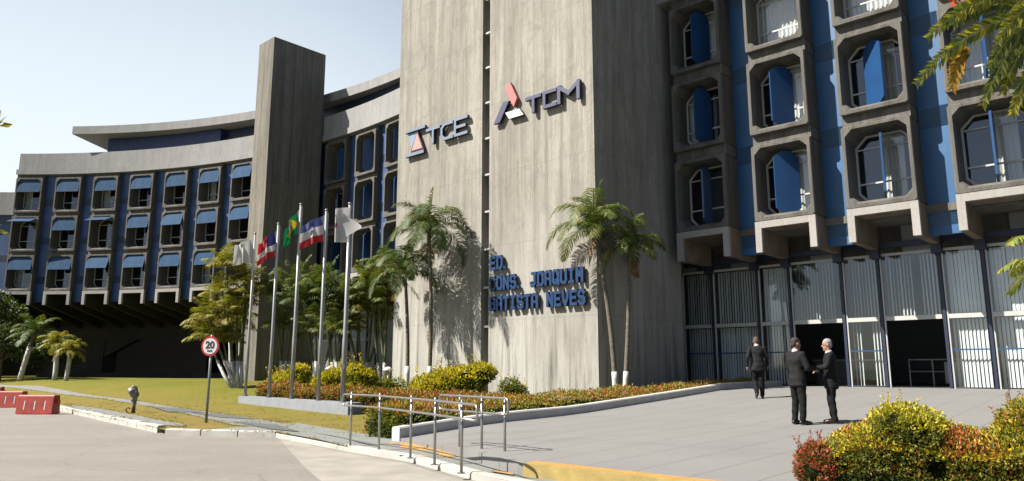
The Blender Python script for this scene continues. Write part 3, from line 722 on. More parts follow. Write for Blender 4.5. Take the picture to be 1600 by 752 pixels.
an = thing('office_building', 'lower grey-topped annex with blue wall at the far left end of the curved wing', 'building', (CX_, CY_, 0))
arc(MB(), -14, -1.15, RR+1.6, RR+12, 14.4, 16.35).build('parapet', 'parapet_concrete', an)
arc(MB(), -14, -1.15, RR+1.9, RR+12, 7.0, 14.398).build('wall', 'panel_navy', an)
arc(MB(), -14, -1.15, RR+1.7, RR+8, 6.2, 6.998).build('edge_beam', 'beam_paint', an)

# ------------------------------------------------------------------ signs on the tower
def stroke(mb, pts, t, fn, d0, d1, k, m=0, ms=1):
    for (a, b) in zip(pts, pts[1:]):
        a = Vector(a); b = Vector(b); d = (b-a); L = d.length; d.normalize(); n_ = Vector((-d.y, d.x))*t/2; e = d*t/2
        q = [a-e-n_, b+e-n_, b+e+n_, a-e+n_]
        mb.prism([tuple(p) for p in q], lambda p, r, a_: fn(p, r, a_), d0, d1-.0015*k[0], m, ms); k[0] += 1
GLY = {
 'E': [[(.9, 1), (0, 1), (0, 0), (.9, 0)], [(0, .5), (.75, .5)]], 'D': [[(0, 0), (0, 1), (.65, 1), (.9, .8), (.9, .2), (.65, 0), (0, 0)]],
 '.': [[(0, 0), (.1, 0)]], 'C': [[(.9, .86), (.75, 1), (.2, 1), (0, .82), (0, .18), (.2, 0), (.75, 0), (.9, .14)]],
 'O': [[(.2, 0), (0, .18), (0, .82), (.2, 1), (.7, 1), (.9, .82), (.9, .18), (.7, 0), (.2, 0)]],
 'N': [[(0, 0), (0, 1), (.9, 0), (.9, 1)]], 'S': [[(.9, .85), (.7, 1), (.2, 1), (0, .85), (0, .62), (.2, .5), (.7, .5), (.9, .38), (.9, .15), (.7, 0), (.2, 0), (0, .15)]],
 'J': [[(.3, 1), (.9, 1)], [(.75, 1), (.75, .15), (.55, 0), (.15, 0), (0, .2)]], 'A': [[(0, 0), (0, .82), (.2, 1), (.7, 1), (.9, .82), (.9, 0)], [(0, .42), (.9, .42)]],
 'Q': [[(.2, 0), (0, .18), (0, .82), (.2, 1), (.7, 1), (.9, .82), (.9, .18), (.7, 0), (.2, 0)], [(.55, .25), (.95, -.05)]],
 'U': [[(0, 1), (0, .18), (.2, 0), (.7, 0), (.9, .18), (.9, 1)]], 'I': [[(.45, 0), (.45, 1)], [(.2, 0), (.7, 0)], [(.2, 1), (.7, 1)]],
 'M': [[(0, 0), (0, 1), (.45, .45), (.9, 1), (.9, 0)]], 'B': [[(0, 0), (0, 1), (.65, 1), (.85, .85), (.85, .65), (.65, .52), (0, .52)], [(.65, .52), (.9, .38), (.9, .15), (.65, 0), (0, 0)]],
 'T': [[(0, 1), (.9, 1)], [(.45, 1), (.45, 0)]], 'V': [[(0, 1), (.1, .5), (.45, 0), (.8, .5), (.9, 1)]]}
def letter(parent, ch, u0, u1, z0, z1, t, du, dz, base, mats, strokes=None, depth=.16):
    mb = MB(); k = [0]; U, Z = base
    fn = lambda p, q, a: (p-U, -a, q-Z)
    for pl in (strokes or GLY[ch]):
        stroke(mb, [(lerp(u0+t/2, u1-t/2, x/.9), lerp(z0+t/2, z1-t/2, y)) for x, y in pl], t, fn, .06, .06+depth, k)
    o = mb.build('letter', mats, parent)
    return o
nb = (-20.7, 3.85)
nm = thing('lettering', 'three lines of chunky blue letters reading ED. CONS. JOAQUIM BATISTA NEVES low on the tower', 'sign', W(nb[0], 21.497, nb[1]), ROT)
def line(txt, u0, z0, h, adv, w, t=.108):
    u = u0
    for ch in txt:
        if ch != ' ': 
            ww = w if ch != '.' else .12
            letter(nm, ch, u, u+ww, z0, z0+(h if ch != '.' else .13), t, 0, 0, nb, ['letter_blue', 'letter_edge'], depth=.13)
        u += adv if ch != '.' else adv*.8
line('ED.', -20.70, 5.50, .56, .385, .34)
line('CONS. JOAQUIM', -20.70, 4.66, .57, .372, .335)
line('BATISTA NEVES', -20.70, 3.84, .57, .372, .335)
# TCE
tcb = (-26.3, 11.3)
ts = thing('sign', 'slate-blue TCE letters with hourglass logo and pink triangle, on the tower left of the slot', 'sign', W(tcb[0], 21.497, tcb[1]), ROT)
m2 = ['letter_slate', 'letter_edge']
def slab_poly(parent, name, pts, base, mats, d0=.05, d1=.2):
    return MB().prism([(p-base[0], q-base[1]) for p, q in pts], lambda p, q, a: (p, -a, q), d0, d1, 0, 1).build(name, mats, parent)
slab_poly(ts, 'logo_bar', [(-26.3, 12.5), (-24.87, 12.5), (-24.87, 12.63), (-26.3, 12.63)], tcb, m2)
slab_poly(ts, 'logo_bar', [(-26.26, 11.32), (-24.93, 11.32), (-24.93, 11.47), (-26.26, 11.47)], tcb, m2)
slab_poly(ts, 'logo_triangle', [(-26.2, 12.48), (-25.86, 11.6), (-25.5, 12.48)], tcb, ['logo_sky', 'letter_edge'], .05, .1)
slab_poly(ts, 'logo_triangle', [(-25.85, 11.5), (-24.93, 11.5), (-25.40, 12.47)], tcb, ['letter_edge', 'letter_edge'], .05, .2)
slab_poly(ts, 'logo_triangle', [(-25.75, 11.56), (-25.02, 11.56), (-25.40, 12.36)], tcb, ['logo_pink', 'letter_edge'], .05, .215)
GT = [[(0, 1), (.9, 1)], [(.45, 1), (.45, 0)]]
letter(ts, 'T', -24.77, -23.83, 11.6, 12.38, .13, 0, 0, tcb, m2, GT)
letter(ts, 'C', -23.78, -22.97, 11.6, 12.40, .13, 0, 0, tcb, m2, [[(.9, 1), (.25, 1), (0, .75), (0, .25), (.25, 0), (.9, 0)]])
letter(ts, 'E', -22.90, -22.05, 11.6, 12.44, .13, 0, 0, tcb, m2, [[(.9, 1), (0, 1), (0, 0), (.9, 0)], [(0, .5), (.75, .5)]])
tmb = (-20.5, 11.6)
tm = thing('sign', 'violet TCM letters with red diamond logo, on the tower right of the slot', 'sign', W(tmb[0], 21.497, tmb[1]), ROT)
m3 = ['letter_violet', 'letter_edge']
slab_poly(tm, 'logo_bar', [(-20.5, 11.64), (-20.15, 11.64), (-19.62, 12.46), (-19.94, 12.48)], tmb, m3)
slab_poly(tm, 'logo_diamond', [(-19.37, 12.12), (-19.18, 12.48), (-19.57, 13.25), (-19.81, 13.03)], tmb, ['logo_rose', 'logo_rose'])
slab_poly(tm, 'logo_block', [(-19.62, 11.67), (-18.83, 11.67), (-19.05, 11.98), (-19.83, 11.98)], tmb, ['logo_white', 'letter_edge'])
letter(tm, 'T', -18.72, -17.88, 11.62, 12.34, .14, 0, 0, tmb, m3, GT)
letter(tm, 'C', -17.80, -17.11, 11.64, 12.36, .14, 0, 0, tmb, m3, [[(.9, 1), (0, 1), (0, 0), (.9, 0)]])
letter(tm, 'M', -17.06, -15.98, 11.64, 12.40, .15, 0, 0, tmb, m3)

# ------------------------------------------------------------------ flagpole plinth, poles, flags
pa = W(-27.02, 14.15); pb = W(-19.04, 13.5)
mb = MB(); dv = (pb-pa).normalized(); nv = Vector((-dv.y, dv.x, 0)); nv = nv if nv.y > 0 else -nv
LL = (pb-pa).length
def pf(x, y, z): q = pa+dv*x+nv*y; return (q.x, q.y, z)
mb = MB(org=(pa.x, pa.y, .1)); mb.box(0, LL, 0, .5, .0, .54, 0, pf)
mb.build('plinth', 'plinth_paint', None, loc=(pa.x, pa.y, .1), label='long low grey painted block carrying the five flagpoles', cat='plinth')
mb = MB(); 
def flagpole(x, ztop, r, label):
    b = pa+dv*x+nv*.2; g = .54
    t = thing('flagpole', label, 'flagpole', (b.x, b.y, g), 0, 'flagpoles on the grey plinth')
    MB().tube([(0, 0, 0), (0, 0, (ztop-g)*.3), (0, 0, (ztop-g)*.32), (0, 0, ztop-g)], [r*1.25, r*1.15, r, r*.8], 10).build('pole', 'pole_paint', t, smooth=True)
    MB().tube([(0, 0, -.0), (0, 0, .03)], .11, 10).build('base_plate', 'grey_metal', t)
    MB().tube([(0, 0, ztop-g), (0, 0, ztop-g+.05), (0, 0, ztop-g+.08)], [r*.8, r*1.2, r*.5], 10).build('cap', 'grey_metal', t, smooth=True)
    MB().box(-.05, .05, -r-.07, -r, 1.0, 1.16).build('winch', 'grey_metal', t)
    MB().tube([(r+.02, -.02, .9), (r+.02, -.02, ztop-g-.05)], .006, 5).build('halyard', 'white_metal', t)
    return b
FL = [(.14, 6.80, .045, 'leftmost flagpole, the one with the plain white flag'), (2.17, 6.9, .05, 'flagpole of the striped flag with a blue corner, second from the left'), (3.91, 7.36, .055, 'tallest flagpole, in the middle, with the green flag'), (5.79, 6.85, .052, 'flagpole of the blue, white and red flag, fourth from the left'), (7.33, 6.82, .062, 'rightmost flagpole, with the white and red flag wrapped round it')]
bases = []
# x positions from where each pole stands along the block
for (x, zt, r, lb) in FL: bases.append(flagpole(x, zt, r, lb))
def flag(b, ztop, hgt, length, dirx, diry, droop, fold, pat, label, mats, sheen=0, path=None, pinch=False):
    o = thing('flag', label, 'flag', (b.x, b.y, ztop), 0, 'flags on the flagpoles')
    mb = MB(); NS, NT = 44, 28; vs = []
    for i in range(NS+1):
        s_ = i/NS
        if path: px_, py_ = path(s_)
        else: px_, py_ = dirx*length*s_, diry*length*s_
        for j in range(NT+1):
            t = j/NT
            if pinch and s_ > .6: t = lerp(t, .5, (s_-.6)/.4*.95)
            wv = math.sin(s_*9+t*1.6)*.07*min(1, s_*4)*fold+math.sin(s_*17-t*3)*.03*fold*s_
            zz = -t*hgt*(1-.12*s_*fold)-droop*s_**1.2+.03*math.sin(s_*7+t*4)*s_
            vs.append((px_-diry*wv+dirx*wv*.3, py_+dirx*wv*.0-abs(wv)*.6+wv*1.2, zz))
    fs = []; ms = []
    for i in range(NS):
        for j in range(NT):
            a = i*(NT+1)+j; fs.append((a, a+NT+1, a+NT+2, a+1)); ms.append(pat((i+.5)/NS, (j+.5)/NT))
    mb.v = vs; mb.f = fs; mb.m = ms
    mb.build('cloth', mats, o, smooth=True, fixn=False)
    MB().tube([(0, 0, .0), (0, 0, -hgt)], .012, 6).build('hoist_rope', 'white_metal', o)
flag(bases[0]+Vector((-.06, 0, 0)), 6.6, .95, .85, -.72, -.3, .28, 1.3, lambda s, t: 0, 'plain white flag sagging on the leftmost pole', ['flag_white'])
def p_bahia(s, t):
    if s < .38 and t < .5:
        return 0 if abs(s-.19) < .15*(t*2) and .15 < t < .42 else 2
    return [0, 1, 0, 1][min(3, int(t*4))]
def p_b2(s, t):
    if s < .45 and t < .5: return 2
    return [1, 1, 0, 1][min(3, int(t*4))]
flag(bases[1]+Vector((-.06, 0, 0)), 6.65, .95, .78, -.72, -.3, .55, 1.2, p_b2, 'red and white striped flag with a dark blue upper corner', ['flag_white', 'flag_red', 'flag_navy'])
def p_br(s, t):
    d = abs(s-.5)/.42+abs(t-.5)/.42
    if (s-.5)**2*1.9+(t-.5)**2 < .035: return 2
    return 1 if d < 1 else 0
flag(bases[2]+Vector((-.07, 0, 0)), 7.18, .85, .62, -.62, -.35, .75, 1.5, p_br, 'green flag with a yellow diamond drooping from the tallest pole', ['flag_green', 'flag_yellow', 'flag_navy'])
def p_sal(s, t):
    if (s-.5)**2*1.6+(t-.52)**2 < .014: return 3
    return 0 if t < .36 else (1 if t < .72 else 2)
flag(bases[3]+Vector((-.06, 0, 0)), 6.70, .90, .85, -.85, -.25, .42, 1.0, p_sal, 'flag of blue, white and red bands with a dark round emblem', ['flag_blue', 'flag_white', 'flag_red', 'flag_navy'])
flag(bases[4]+Vector((0, -.1, 0)), 6.70, 1.15, .8, -1, -.2, .15, .7, lambda s, t: 1 if (s-.42)**2+(t-.5)**2*1.2 < .008 else 0, 'white flag with a small red mark folded round the rightmost pole', ['flag_white', 'flag_red'],
     path=lambda s: (-.40*math.sin(math.pi*s/1.1) if s < .55 else -.40+.85*(s-.55)/.45, -.06-.1*s), pinch=True)

# ------------------------------------------------------------------ speed sign
sx_, sy_ = -8.24, 20.41; sz = h_lawn(sx_, sy_)
t = thing('speed_sign', 'round white 20 km/h speed sign with red rim on a grey post', 'sign', (sx_, sy_, sz), R(-12))
MB().tube([(0, 0, -.1), (.0, 0, 2.35)], .035, 10).build('pole', 'grey_metal', t, smooth=True)
dsk = MB().tube([(0, -.045, 2.05), (0, -.06, 2.05)], .27, 40).build('sign_rim', 'sign_red', t)
MB().tube([(0, -.061, 2.05), (0, -.066, 2.05)], .215, 40).build('sign_face', 'sign_white', t)
def text_mesh(name, body, size, mat, parent, loc, rot, ext=.003, off=.0):
    cu = bpy.data.curves.new(name, 'FONT'); cu.body = body; cu.size = size; cu.extrude = ext; cu.offset = off; cu.align_x = 'CENTER'; cu.align_y = 'CENTER'
    ob = bpy.data.objects.new(name, cu); COL.objects.link(ob); dg = bpy.context.evaluated_depsgraph_get(); dg.update()
    me = bpy.data.meshes.new_from_object(ob.evaluated_get(dg)); bpy.data.objects.remove(ob)
    me.materials.clear(); me.materials.append(MATS[mat])
    o = link(name, me, parent, loc); o.rotation_euler = rot; return o
text_mesh('number', '20', .27, 'black_paint', t, (0, -.071, 2.075), (R(90), 0, 0), off=.008)
text_mesh('unit_text', 'km/h', .075, 'black_paint', t, (0, -.071, 1.925), (R(90), 0, 0), off=.002)

# ------------------------------------------------------------------ handrails
def handrail(label, posts, rails, loops_):
    b = W(*posts[0]); t = thing('handrail', label, 'railing', (b.x, b.y, .12), 0, 'steel handrails by the ramp')
    o = Vector((b.x, b.y, .12))
    for (u, v), hgt, z in zip(posts, [1.03]*9, [.085]*9):
        q = W(u, v, z); MB(o).tube([q, q+Vector((0, 0, hgt))], .022, 10).build('post', 'steel', t, smooth=True)
        MB(o).tube([q+Vector((0, 0, .0)), q+Vector((0, 0, .012))], .06, 10).build('foot_plate', 'steel', t)
    for path in rails: MB(o).tube(path, .019, 8).build('rail', 'steel', t, smooth=True)
def railpath(pts, zt, zb, e0, e1):
    P_ = [W(u, v) for u, v in pts]; d0 = (P_[0]-P_[1]).normalized(); d1 = (P_[-1]-P_[-2]).normalized()
    side = Vector((-.06, -.08, 0))
    up = [p+side for p in P_]; out = []
    a = up[0]+d0*e0; b = up[-1]+d1*e1
    def z(p, zz): return Vector((p.x, p.y, zz))
    def rnd(p, d, s, zt, zb):   # rounded end loop
        r = .07; o_ = []
        for k in range(5): an = k/4*math.pi/2; o_.append(z(p+d*(r*math.sin(an)), zt-r+r*math.cos(an)))
        for k in range(5): an = k/4*math.pi/2; o_.append(z(p+d*(r*math.cos(an)), zb+r-r*math.sin(an)))
        return o_
    top = [z(p, zt) for p in up]; bot = [z(p, zb) for p in up]
    return [list(reversed(rnd(a, d0, 0, zt, zb)))[::1]+[*top]+rnd(b, d1, 0, zt, zb), [z(a, zb)]+bot+[z(b, zb)]]
p1 = [(-12.17, 8.71), (-11.2, 8.65), (-9.84, 8.26), (-8.9, 7.96), (-7.9, 7.58)]
handrail('longer five-post steel handrail nearest the road', p1, railpath(p1, 1.07, .86, .1, .62), None)
p2 = [(-9.56, 9.16), (-9.0, 9.2), (-8.38, 9.2)]
p2 = [(-9.62, 9.18), (-8.95, 9.05), (-8.3, 8.92)]
handrail('shorter three-post steel handrail beside the terrace', p2, railpath(p2, 1.09, .84, .5, .12), None)

# ------------------------------------------------------------------ low white kerb wall beside the terrace
mb = MB(org=W(-12.05, 9.7, 0)); n = 20; L = []
for i in range(n+1):
    v = lerp(9.72, 28.6, i/n); x, y = tuple(W(-12, v))[:2]; zt = h_terr(*tuple(W(-11.9, v))[:2]); zt = zt+lerp(.22, .2, i/n)
    L.append([W(-12.17, v, -.1), W(-11.93, v, -.1), W(-11.93, v, zt-.03), W(-11.955, v, zt), W(-12.145, v, zt), W(-12.17, v, zt-.03)])
mb.loops(L, cap=True); mb.build('kerb_wall', 'white_paint', None, loc=W(-12.05, 9.7, 0), label='long low white painted kerb wall between the hedge and the terrace', cat='wall')

# ------------------------------------------------------------------ plastic road barriers
def barrier_tree(loc, rz, label):
    t = thing('road_barrier', label, 'barrier', loc, rz, 'red plastic barriers closing the side lane')
    mb = MB(); L = []
    prof = [(-.22, 0), (-.21, .08), (-.15, .60), (-.13, .64), (.13, .64), (.15, .60), (.21, .08), (.22, 0)]
    for x, k in ((-.68, .9), (-.66, 1), (.66, 1), (.68, .9)):
        L.append([(x, p*k, .02+q*(1 if k == 1 else .985)) for p, q in prof])
    mb.loops(L, cap=True)
    mb.box(-.76, -.681, -.07, .07, .12, .22); mb.box(.681, .76, -.07, .07, .38, .48)
    mb.box(-.60, -.25, -.23, .23, 0, .05); mb.box(.25, .60, -.23, .23, 0, .05)
    mb.build('body', 'barrier_red', t)
    for x in (-.38, 0, .38):
        s_ = MB(); s_.prism([(-.018, .16), (.018, .16), (.018, .46), (-.018, .46)], lambda p, q, a: (p+x, -(.21-(q-.06)*.115)-a, q), 0, .012)
        s_.build('reflective_strip', 'sign_white', t)
    return t
barrier_tree((-16.6, 26.45, 0), R(-5), 'nearest red plastic road barrier, the one at the kerb end with three pale strips')
barrier_tree((-20.7, 31.0, 0), R(-3), 'middle red plastic road barrier, just behind the kerb-end one')
barrier_tree((-24.6, 34.4, 0), R(4), 'red plastic road barrier cut by the left edge of the photo, front one')
barrier_tree((-26.8, 38.5, 0), R(10), 'farthest red plastic road barrier, partly hidden at the left edge')

# ------------------------------------------------------------------ foliage tools
class LF(MB):
    def __init__(s, org=(0, 0, 0)): super().__init__(org); s.c = []
    def leaf(s, p, d, n_, L, Wd, col, fold=.0):
        """pointed leaf: base p, direction d, normal n_"""
        d = d.normalized(); a = d.cross(n_)
        if a.length < 1e-4: a = d.orthogonal()
        a.normalize(); n2 = a.cross(d)
        q = [p, p+d*L*.45+a*Wd*.5+n2*fold*Wd, p+d*L-n2*fold*L*.3, p+d*L*.45-a*Wd*.5+n2*fold*Wd]
        s.add(q, [(0, 1, 2, 3)]); s.c += [col]*4
    def strip(s, pts, wd, side, cols):
        n0 = len(pts); vs = []
        for i, p in enumerate(pts): vs += [p-side*wd[i]/2, p+side*wd[i]/2]
        s.add(vs, [(2*i, 2*i+1, 2*i+3, 2*i+2) for i in range(n0-1)])
        for c in cols: s.c += [c, c]
def rv(): 
    while True:
        v = Vector((random.uniform(-1, 1), random.uniform(-1, 1), random.uniform(-1, 1)))
        if .05 < v.length < 1: return v.normalized()
LEAFB = 1.12
def jit(c, a=.2):
    k = (1+random.uniform(-a, a))*K*LEAFB; return (c[0]*k*random.uniform(.92, 1.08), c[1]*k, c[2]*k*random.uniform(.8, 1.2))
def mixc(a, b, t): return tuple(lerp(a[i], b[i], t) for i in range(3))

GREEN = (.075, .12, .022); DGREEN = (.035, .065, .016); YEL = (.72, .56, .03); YG = (.30, .31, .03); ORG = (.56, .19, .04); RED = (.56, .07, .04)

def frond(lf, base, az, el, L, droop, ll, lw_, n, pal, twist=0., wind=Vector((0, 0, 0)), hang=.5):
    p = Vector(base); d = Vector((math.cos(az)*math.cos(el), math.sin(az)*math.cos(el), math.sin(el)))
    pts = [p.copy()]; ds = [d.copy()]; st = L/n
    for i in range(n):
        k = i/n
        d = (d+Vector((0, 0, -1))*droop*st*(0.4+1.3*k)+wind*st*k).normalized(); p = p+d*st; pts.append(p.copy()); ds.append(d.copy())
    side0 = Vector((-math.sin(az), math.cos(az), 0))
    # rachis
    lf.strip(pts, [.05*(1-.8*i/n)*L/2.2+.008 for i in range(n+1)], side0, [jit(pal[2], .1)]*(n+1))
    for i in range(2, n+1):
        k = i/n; env = math.sin(math.pi*min(1, (k*.92+.10)))**.6
        if k > .97: env *= .7
        for sgn in (-1, 1):
            dd = ds[i]; side = (side0*sgn).normalized(); up = dd.cross(side0); 
            if up.z < 0: up = -up
            ld = (side*1.0+dd*random.uniform(.55, .95)+up*random.uniform(.0, .35)+Vector((0, 0, -hang*random.uniform(.4, 1.2)))+wind*.5).normalized()
            l_ = ll*env*random.uniform(.8, 1.1); col = jit(mixc(pal[0], pal[1], random.random()**1.3), .22)
            if random.random() < pal[4]: col = jit(pal[3], .2)
            m1 = pts[i]+ld*l_*.5; ld2 = (ld+Vector((0, 0, -hang*1.1))+wind*.4).normalized(); m2 = m1+ld2*l_*.5
            a = (ld.cross(dd)).normalized().cross(ld).normalized()
            lf.add([pts[i]-a*lw_*.3, pts[i]+a*lw_*.3, m1+a*lw_*.5, m1-a*lw_*.5, m2], [(0, 1, 2, 3), (3, 2, 4)]); lf.c += [col]*5
PAL_G = ((.085, .13, .02), (.16, .20, .035), (.20, .20, .05), (.34, .25, .05), .05)
PAL_Y = ((.17, .20, .025), (.34, .32, .03), (.30, .27, .05), (.42, .24, .03), .16)
PAL_D = ((.055, .10, .018), (.11, .155, .03), (.14, .14, .035), (.30, .17, .04), .05)

def palm(name, label, base, top, r0, nfr, L, ll, pal, group=None, lw_=.036, wash=1.0, seed=0, droop=.55, wind=Vector((0, 0, 0)), nseg=30, low=0., cat='palm tree', elr=(.05, 1.35), shaft=.6):
    random.seed(seed)
    b = Vector(base); tp = Vector(top)-b
    t = thing(name, label, cat, b, 0, group)
    H_ = tp.z; path = []; rad = []
    for i in range(13):
        k = i/12; bow = math.sin(k*math.pi)*.04*H_
        path.append(Vector((tp.x*k**1.3+bow*.3, tp.y*k, -.1+(H_+.1)*k))); rad.append(r0*(1.25-.55*k) if k < .1 else r0*(1.12-.4*k))
    MB().tube(path, rad, 10).build('trunk', 'trunk_grey', t, smooth=True)
    if wash:
        wp = [path[0], path[0].lerp(path[12], min(.9, wash/H_))]
        kk = wash/H_; wp = [Vector((tp.x*(kk*i/4)**1.3+math.sin(kk*i/4*math.pi)*.012*H_, tp.y*kk*i/4, -.1+(H_+.1)*kk*i/4)) for i in range(5)]
        MB().tube(wp, [r0*1.32]+[r0*1.22]*4, 10).build('limewashed_base', 'lime_wash', t, smooth=True)
    MB().tube([tp-Vector((0, 0, shaft)), tp-Vector((0, 0, shaft*.3)), tp+Vector((0, 0, .15))], [r0*.85, r0*1.1, r0*.4], 8).build('crownshaft', 'trunk_green', t, smooth=True)
    lf = LF()
    for i in range(nfr):
        az = i*2.399963+random.uniform(-.2, .2); k = (i+.5)/nfr
        el = lerp(elr[1], elr[0], k**.8)+random.uniform(-.12, .12)
        frond(lf, tp+Vector((0, 0, .05-.25*k)), az, el, L*random.uniform(.8, 1.1)*(.75 if k < .12 else 1), droop*random.uniform(.8, 1.25)/L*1.9, ll, lw_, nseg, pal, wind=wind)
    if low:   # hanging dead frond and fruit stalks
        for i in range(int(low)):
            frond(lf, tp-Vector((0, 0, .35)), random.uniform(0, 6.28), -.7, L*.5, 1.2/L, ll*.6, lw_, 14, ((.22, .13, .06), (.30, .19, .09), (.2, .13, .07), (.2, .1, .05), .1))
    lf.build('crown', 'palm_leaf', t, fixn=False)
    return t

def areca(label, base, stems, pal, seed, group, L=1.9, nfr=8, wash=1.3, extra=0):
    random.seed(seed); b = Vector(base); t = thing('areca_palm', label, 'palm clump', b, 0, group); lf = LF()
    for (dx, dy, h) in stems:
        s0 = Vector((random.uniform(-.25, .25), random.uniform(-.25, .25), -.1)); tp = Vector((dx, dy, h)); path = []
        for i in range(9): k = i/8; path.append(Vector((lerp(s0.x, tp.x, k**.8), lerp(s0.y, tp.y, k**.8), lerp(s0.z, tp.z, k))))
        MB().tube(path, [.075-.03*i/8 for i in range(9)], 7).build('stem', 'trunk_green', t, smooth=True)
        kk = min(.8, wash/h); MB().tube([path[0], path[0].lerp(path[4], 0) if False else Vector((lerp(s0.x, tp.x, (kk*.5)**.8), lerp(s0.y, tp.y, (kk*.5)**.8), lerp(s0.z, tp.z, kk*.5))), Vector((lerp(s0.x, tp.x, kk**.8), lerp(s0.y, tp.y, kk**.8), lerp(s0.z, tp.z, kk)))], [.085, .08, .072], 7).build('limewashed_base', 'lime_wash', t, smooth=True)
        for i in range(nfr):
            az = i*2.4+random.uniform(-.3, .3)+dx; k = (i+.5)/nfr
            frond(lf, tp+Vector((0, 0, -.2*k)), az, lerp(1.35, .25, k)+random.uniform(-.1, .1), L*random.uniform(.8, 1.1), random.uniform(.7, 1.1)/L*1.5, .55, .04, 34, pal, hang=.6)
    lf.build('crown', 'palm_leaf', t, fixn=False); return t

# ---- palms against the main tower
WL = Vector((-.22, -.05, 0))
palm('palm_tree', 'shorter palm with a thin dark trunk, nearest the left edge of the main tower', (-4.35, 31.0, .45), (-4.55, 31.1, 5.6), .085, 17, 2.2, .62, PAL_D, 'palms in front of the main tower', seed=3, wind=WL*1.1, droop=1.7, wash=1.3, elr=(.5, 1.5), low=2, nseg=46)
palm('palm_tree', 'taller windswept palm standing against the left half of the main tower', (-3.35, 30.15, .45), (-3.45, 30.2, 7.2), .085, 20, 2.5, .7, PAL_D, 'palms in front of the main tower', seed=5, wind=WL*1.3, droop=1.75, wash=1.3, elr=(.5, 1.5), low=3, nseg=50)
palm('palm_tree', 'palm with arching fronds and leaning trunk at the right corner of the main tower', (3.50, 25.4, .6), (2.88, 25.5, 6.55), .085, 16, 2.3, .62, PAL_G, 'palms in front of the main tower', seed=12, wind=Vector((-.12, 0, 0)), droop=1.5, wash=.95, elr=(.35, 1.5), low=3, nseg=50)
palm('palm_tree', 'shaded palm in front of the dark side face of the main tower', (3.90, 26.0, .6), (4.25, 26.3, 5.9), .08, 13, 1.9, .56, PAL_G, 'palms in front of the main tower', seed=14, wind=Vector((-.05, 0, 0)), droop=1.6, wash=.95, elr=(.4, 1.5), low=2, nseg=46)
# ---- areca clumps behind the flagpoles
gA = 'areca palm clumps behind the flagpoles'
def hl(x, y): return h_lawn(x, y)
for lab, (x, y), stems, pal, sd_ in [
    ('big pale-stemmed areca clump left of the leftmost flagpole', (-12.9, 35.5), [(-1.0, 0, 5.9), (-1.3, .5, 4.6), (-.4, .2, 3.5), (.1, .3, 4.4), (-1.5, -.4, 3.3), (-1.9, .6, 2.5), (-.2, .6, 5.3), (-1.0, .2, 2.4)], PAL_Y, 21),
    ('areca clump filling the gap between the first and second flagpole', (-11.2, 36.5), [(-.6, .2, 4.6), (.5, .1, 5.0), (1.1, .4, 3.8), (-.2, .5, 3.0)], PAL_G, 22),
    ('dark green areca clump behind the middle flagpole', (-9.4, 35.8), [(-.8, .2, 4.2), (.2, .1, 4.9), (.9, .3, 3.5), (0, -.3, 2.8)], PAL_D, 23),
    ('areca clump behind the fourth flagpole', (-8.3, 35.0), [(-.7, .2, 4.7), (.2, .4, 3.8), (.8, .1, 4.4), (0, -.2, 2.7)], PAL_G, 24),
    ('orange-tinged areca clump right of the rightmost flagpole', (-7.0, 35.2), [(-.4, .2, 4.0), (.4, .2, 4.9), (-.9, .4, 3.1), (.8, .3, 3.4)], PAL_Y, 25),
    ('areca clump touching the left edge of the main tower', (-5.8, 34.6), [(-.5, .1, 4.2), (-.1, .3, 5.6), (-.9, .3, 5.0)], PAL_G, 26)]:
    areca(lab, (x, y, hl(x, y)), stems, pal, sd_, gA, L=1.35 if sd_ == 21 else 1.6, nfr=12)
palm('palm_tree', 'thin whitewashed palm left of the big areca clump, farther one', (-15.6, 41.5, .8), (-15.9, 41.5, 4.6), .09, 10, 1.6, .5, PAL_Y, 'small palms on the lawn', seed=31, wash=2.6)
palm('palm_tree', 'thin whitewashed palm left of the big areca clump, nearer one', (-14.4, 40.0, .8), (-14.9, 40.0, 3.9), .09, 10, 1.6, .5, PAL_G, 'small palms on the lawn', seed=32, wash=2.4)
# ---- small palms at the left
palm('palm_tree', 'yellow dwarf palm with two-tone crown on the left lawn, left one of the pair', (-31.4, 51.5, .8), (-31.5, 51.5, 3.45), .13, 15, 1.55, .5, PAL_Y, 'small palms on the lawn', seed=41, wash=2.4, droop=1.1, nseg=26, lw_=.07)
palm('palm_tree', 'yellow dwarf palm, lower and right one of the pair on the left lawn', (-29.3, 49.3, .8), (-29.2, 49.3, 2.9), .11, 14, 1.3, .45, PAL_Y, 'small palms on the lawn', seed=42, wash=1.9, droop=1.1, nseg=26, lw_=.07)
palm('palm_tree', 'dark green palm at the far left, before the undercroft', (-35.1, 53.5, .8), (-34.4, 53.5, 4.2), .14, 17, 2.2, .6, PAL_D, 'small palms on the lawn', seed=43, wash=2.4, droop=1., nseg=28, lw_=.07)
# ---- palm at the right edge
palm('palm_tree', 'palm cut by the right edge, its tips over the sunlit blinds', (11.25, 14.9, .6), (11.25, 14.9, 3.75), .1, 15, 1.5, .5, ((.20, .25, .04), (.34, .36, .07), (.3, .3, .1), (.5, .30, .03), .12), None, seed=52, wash=1.2, droop=.9, nseg=46)

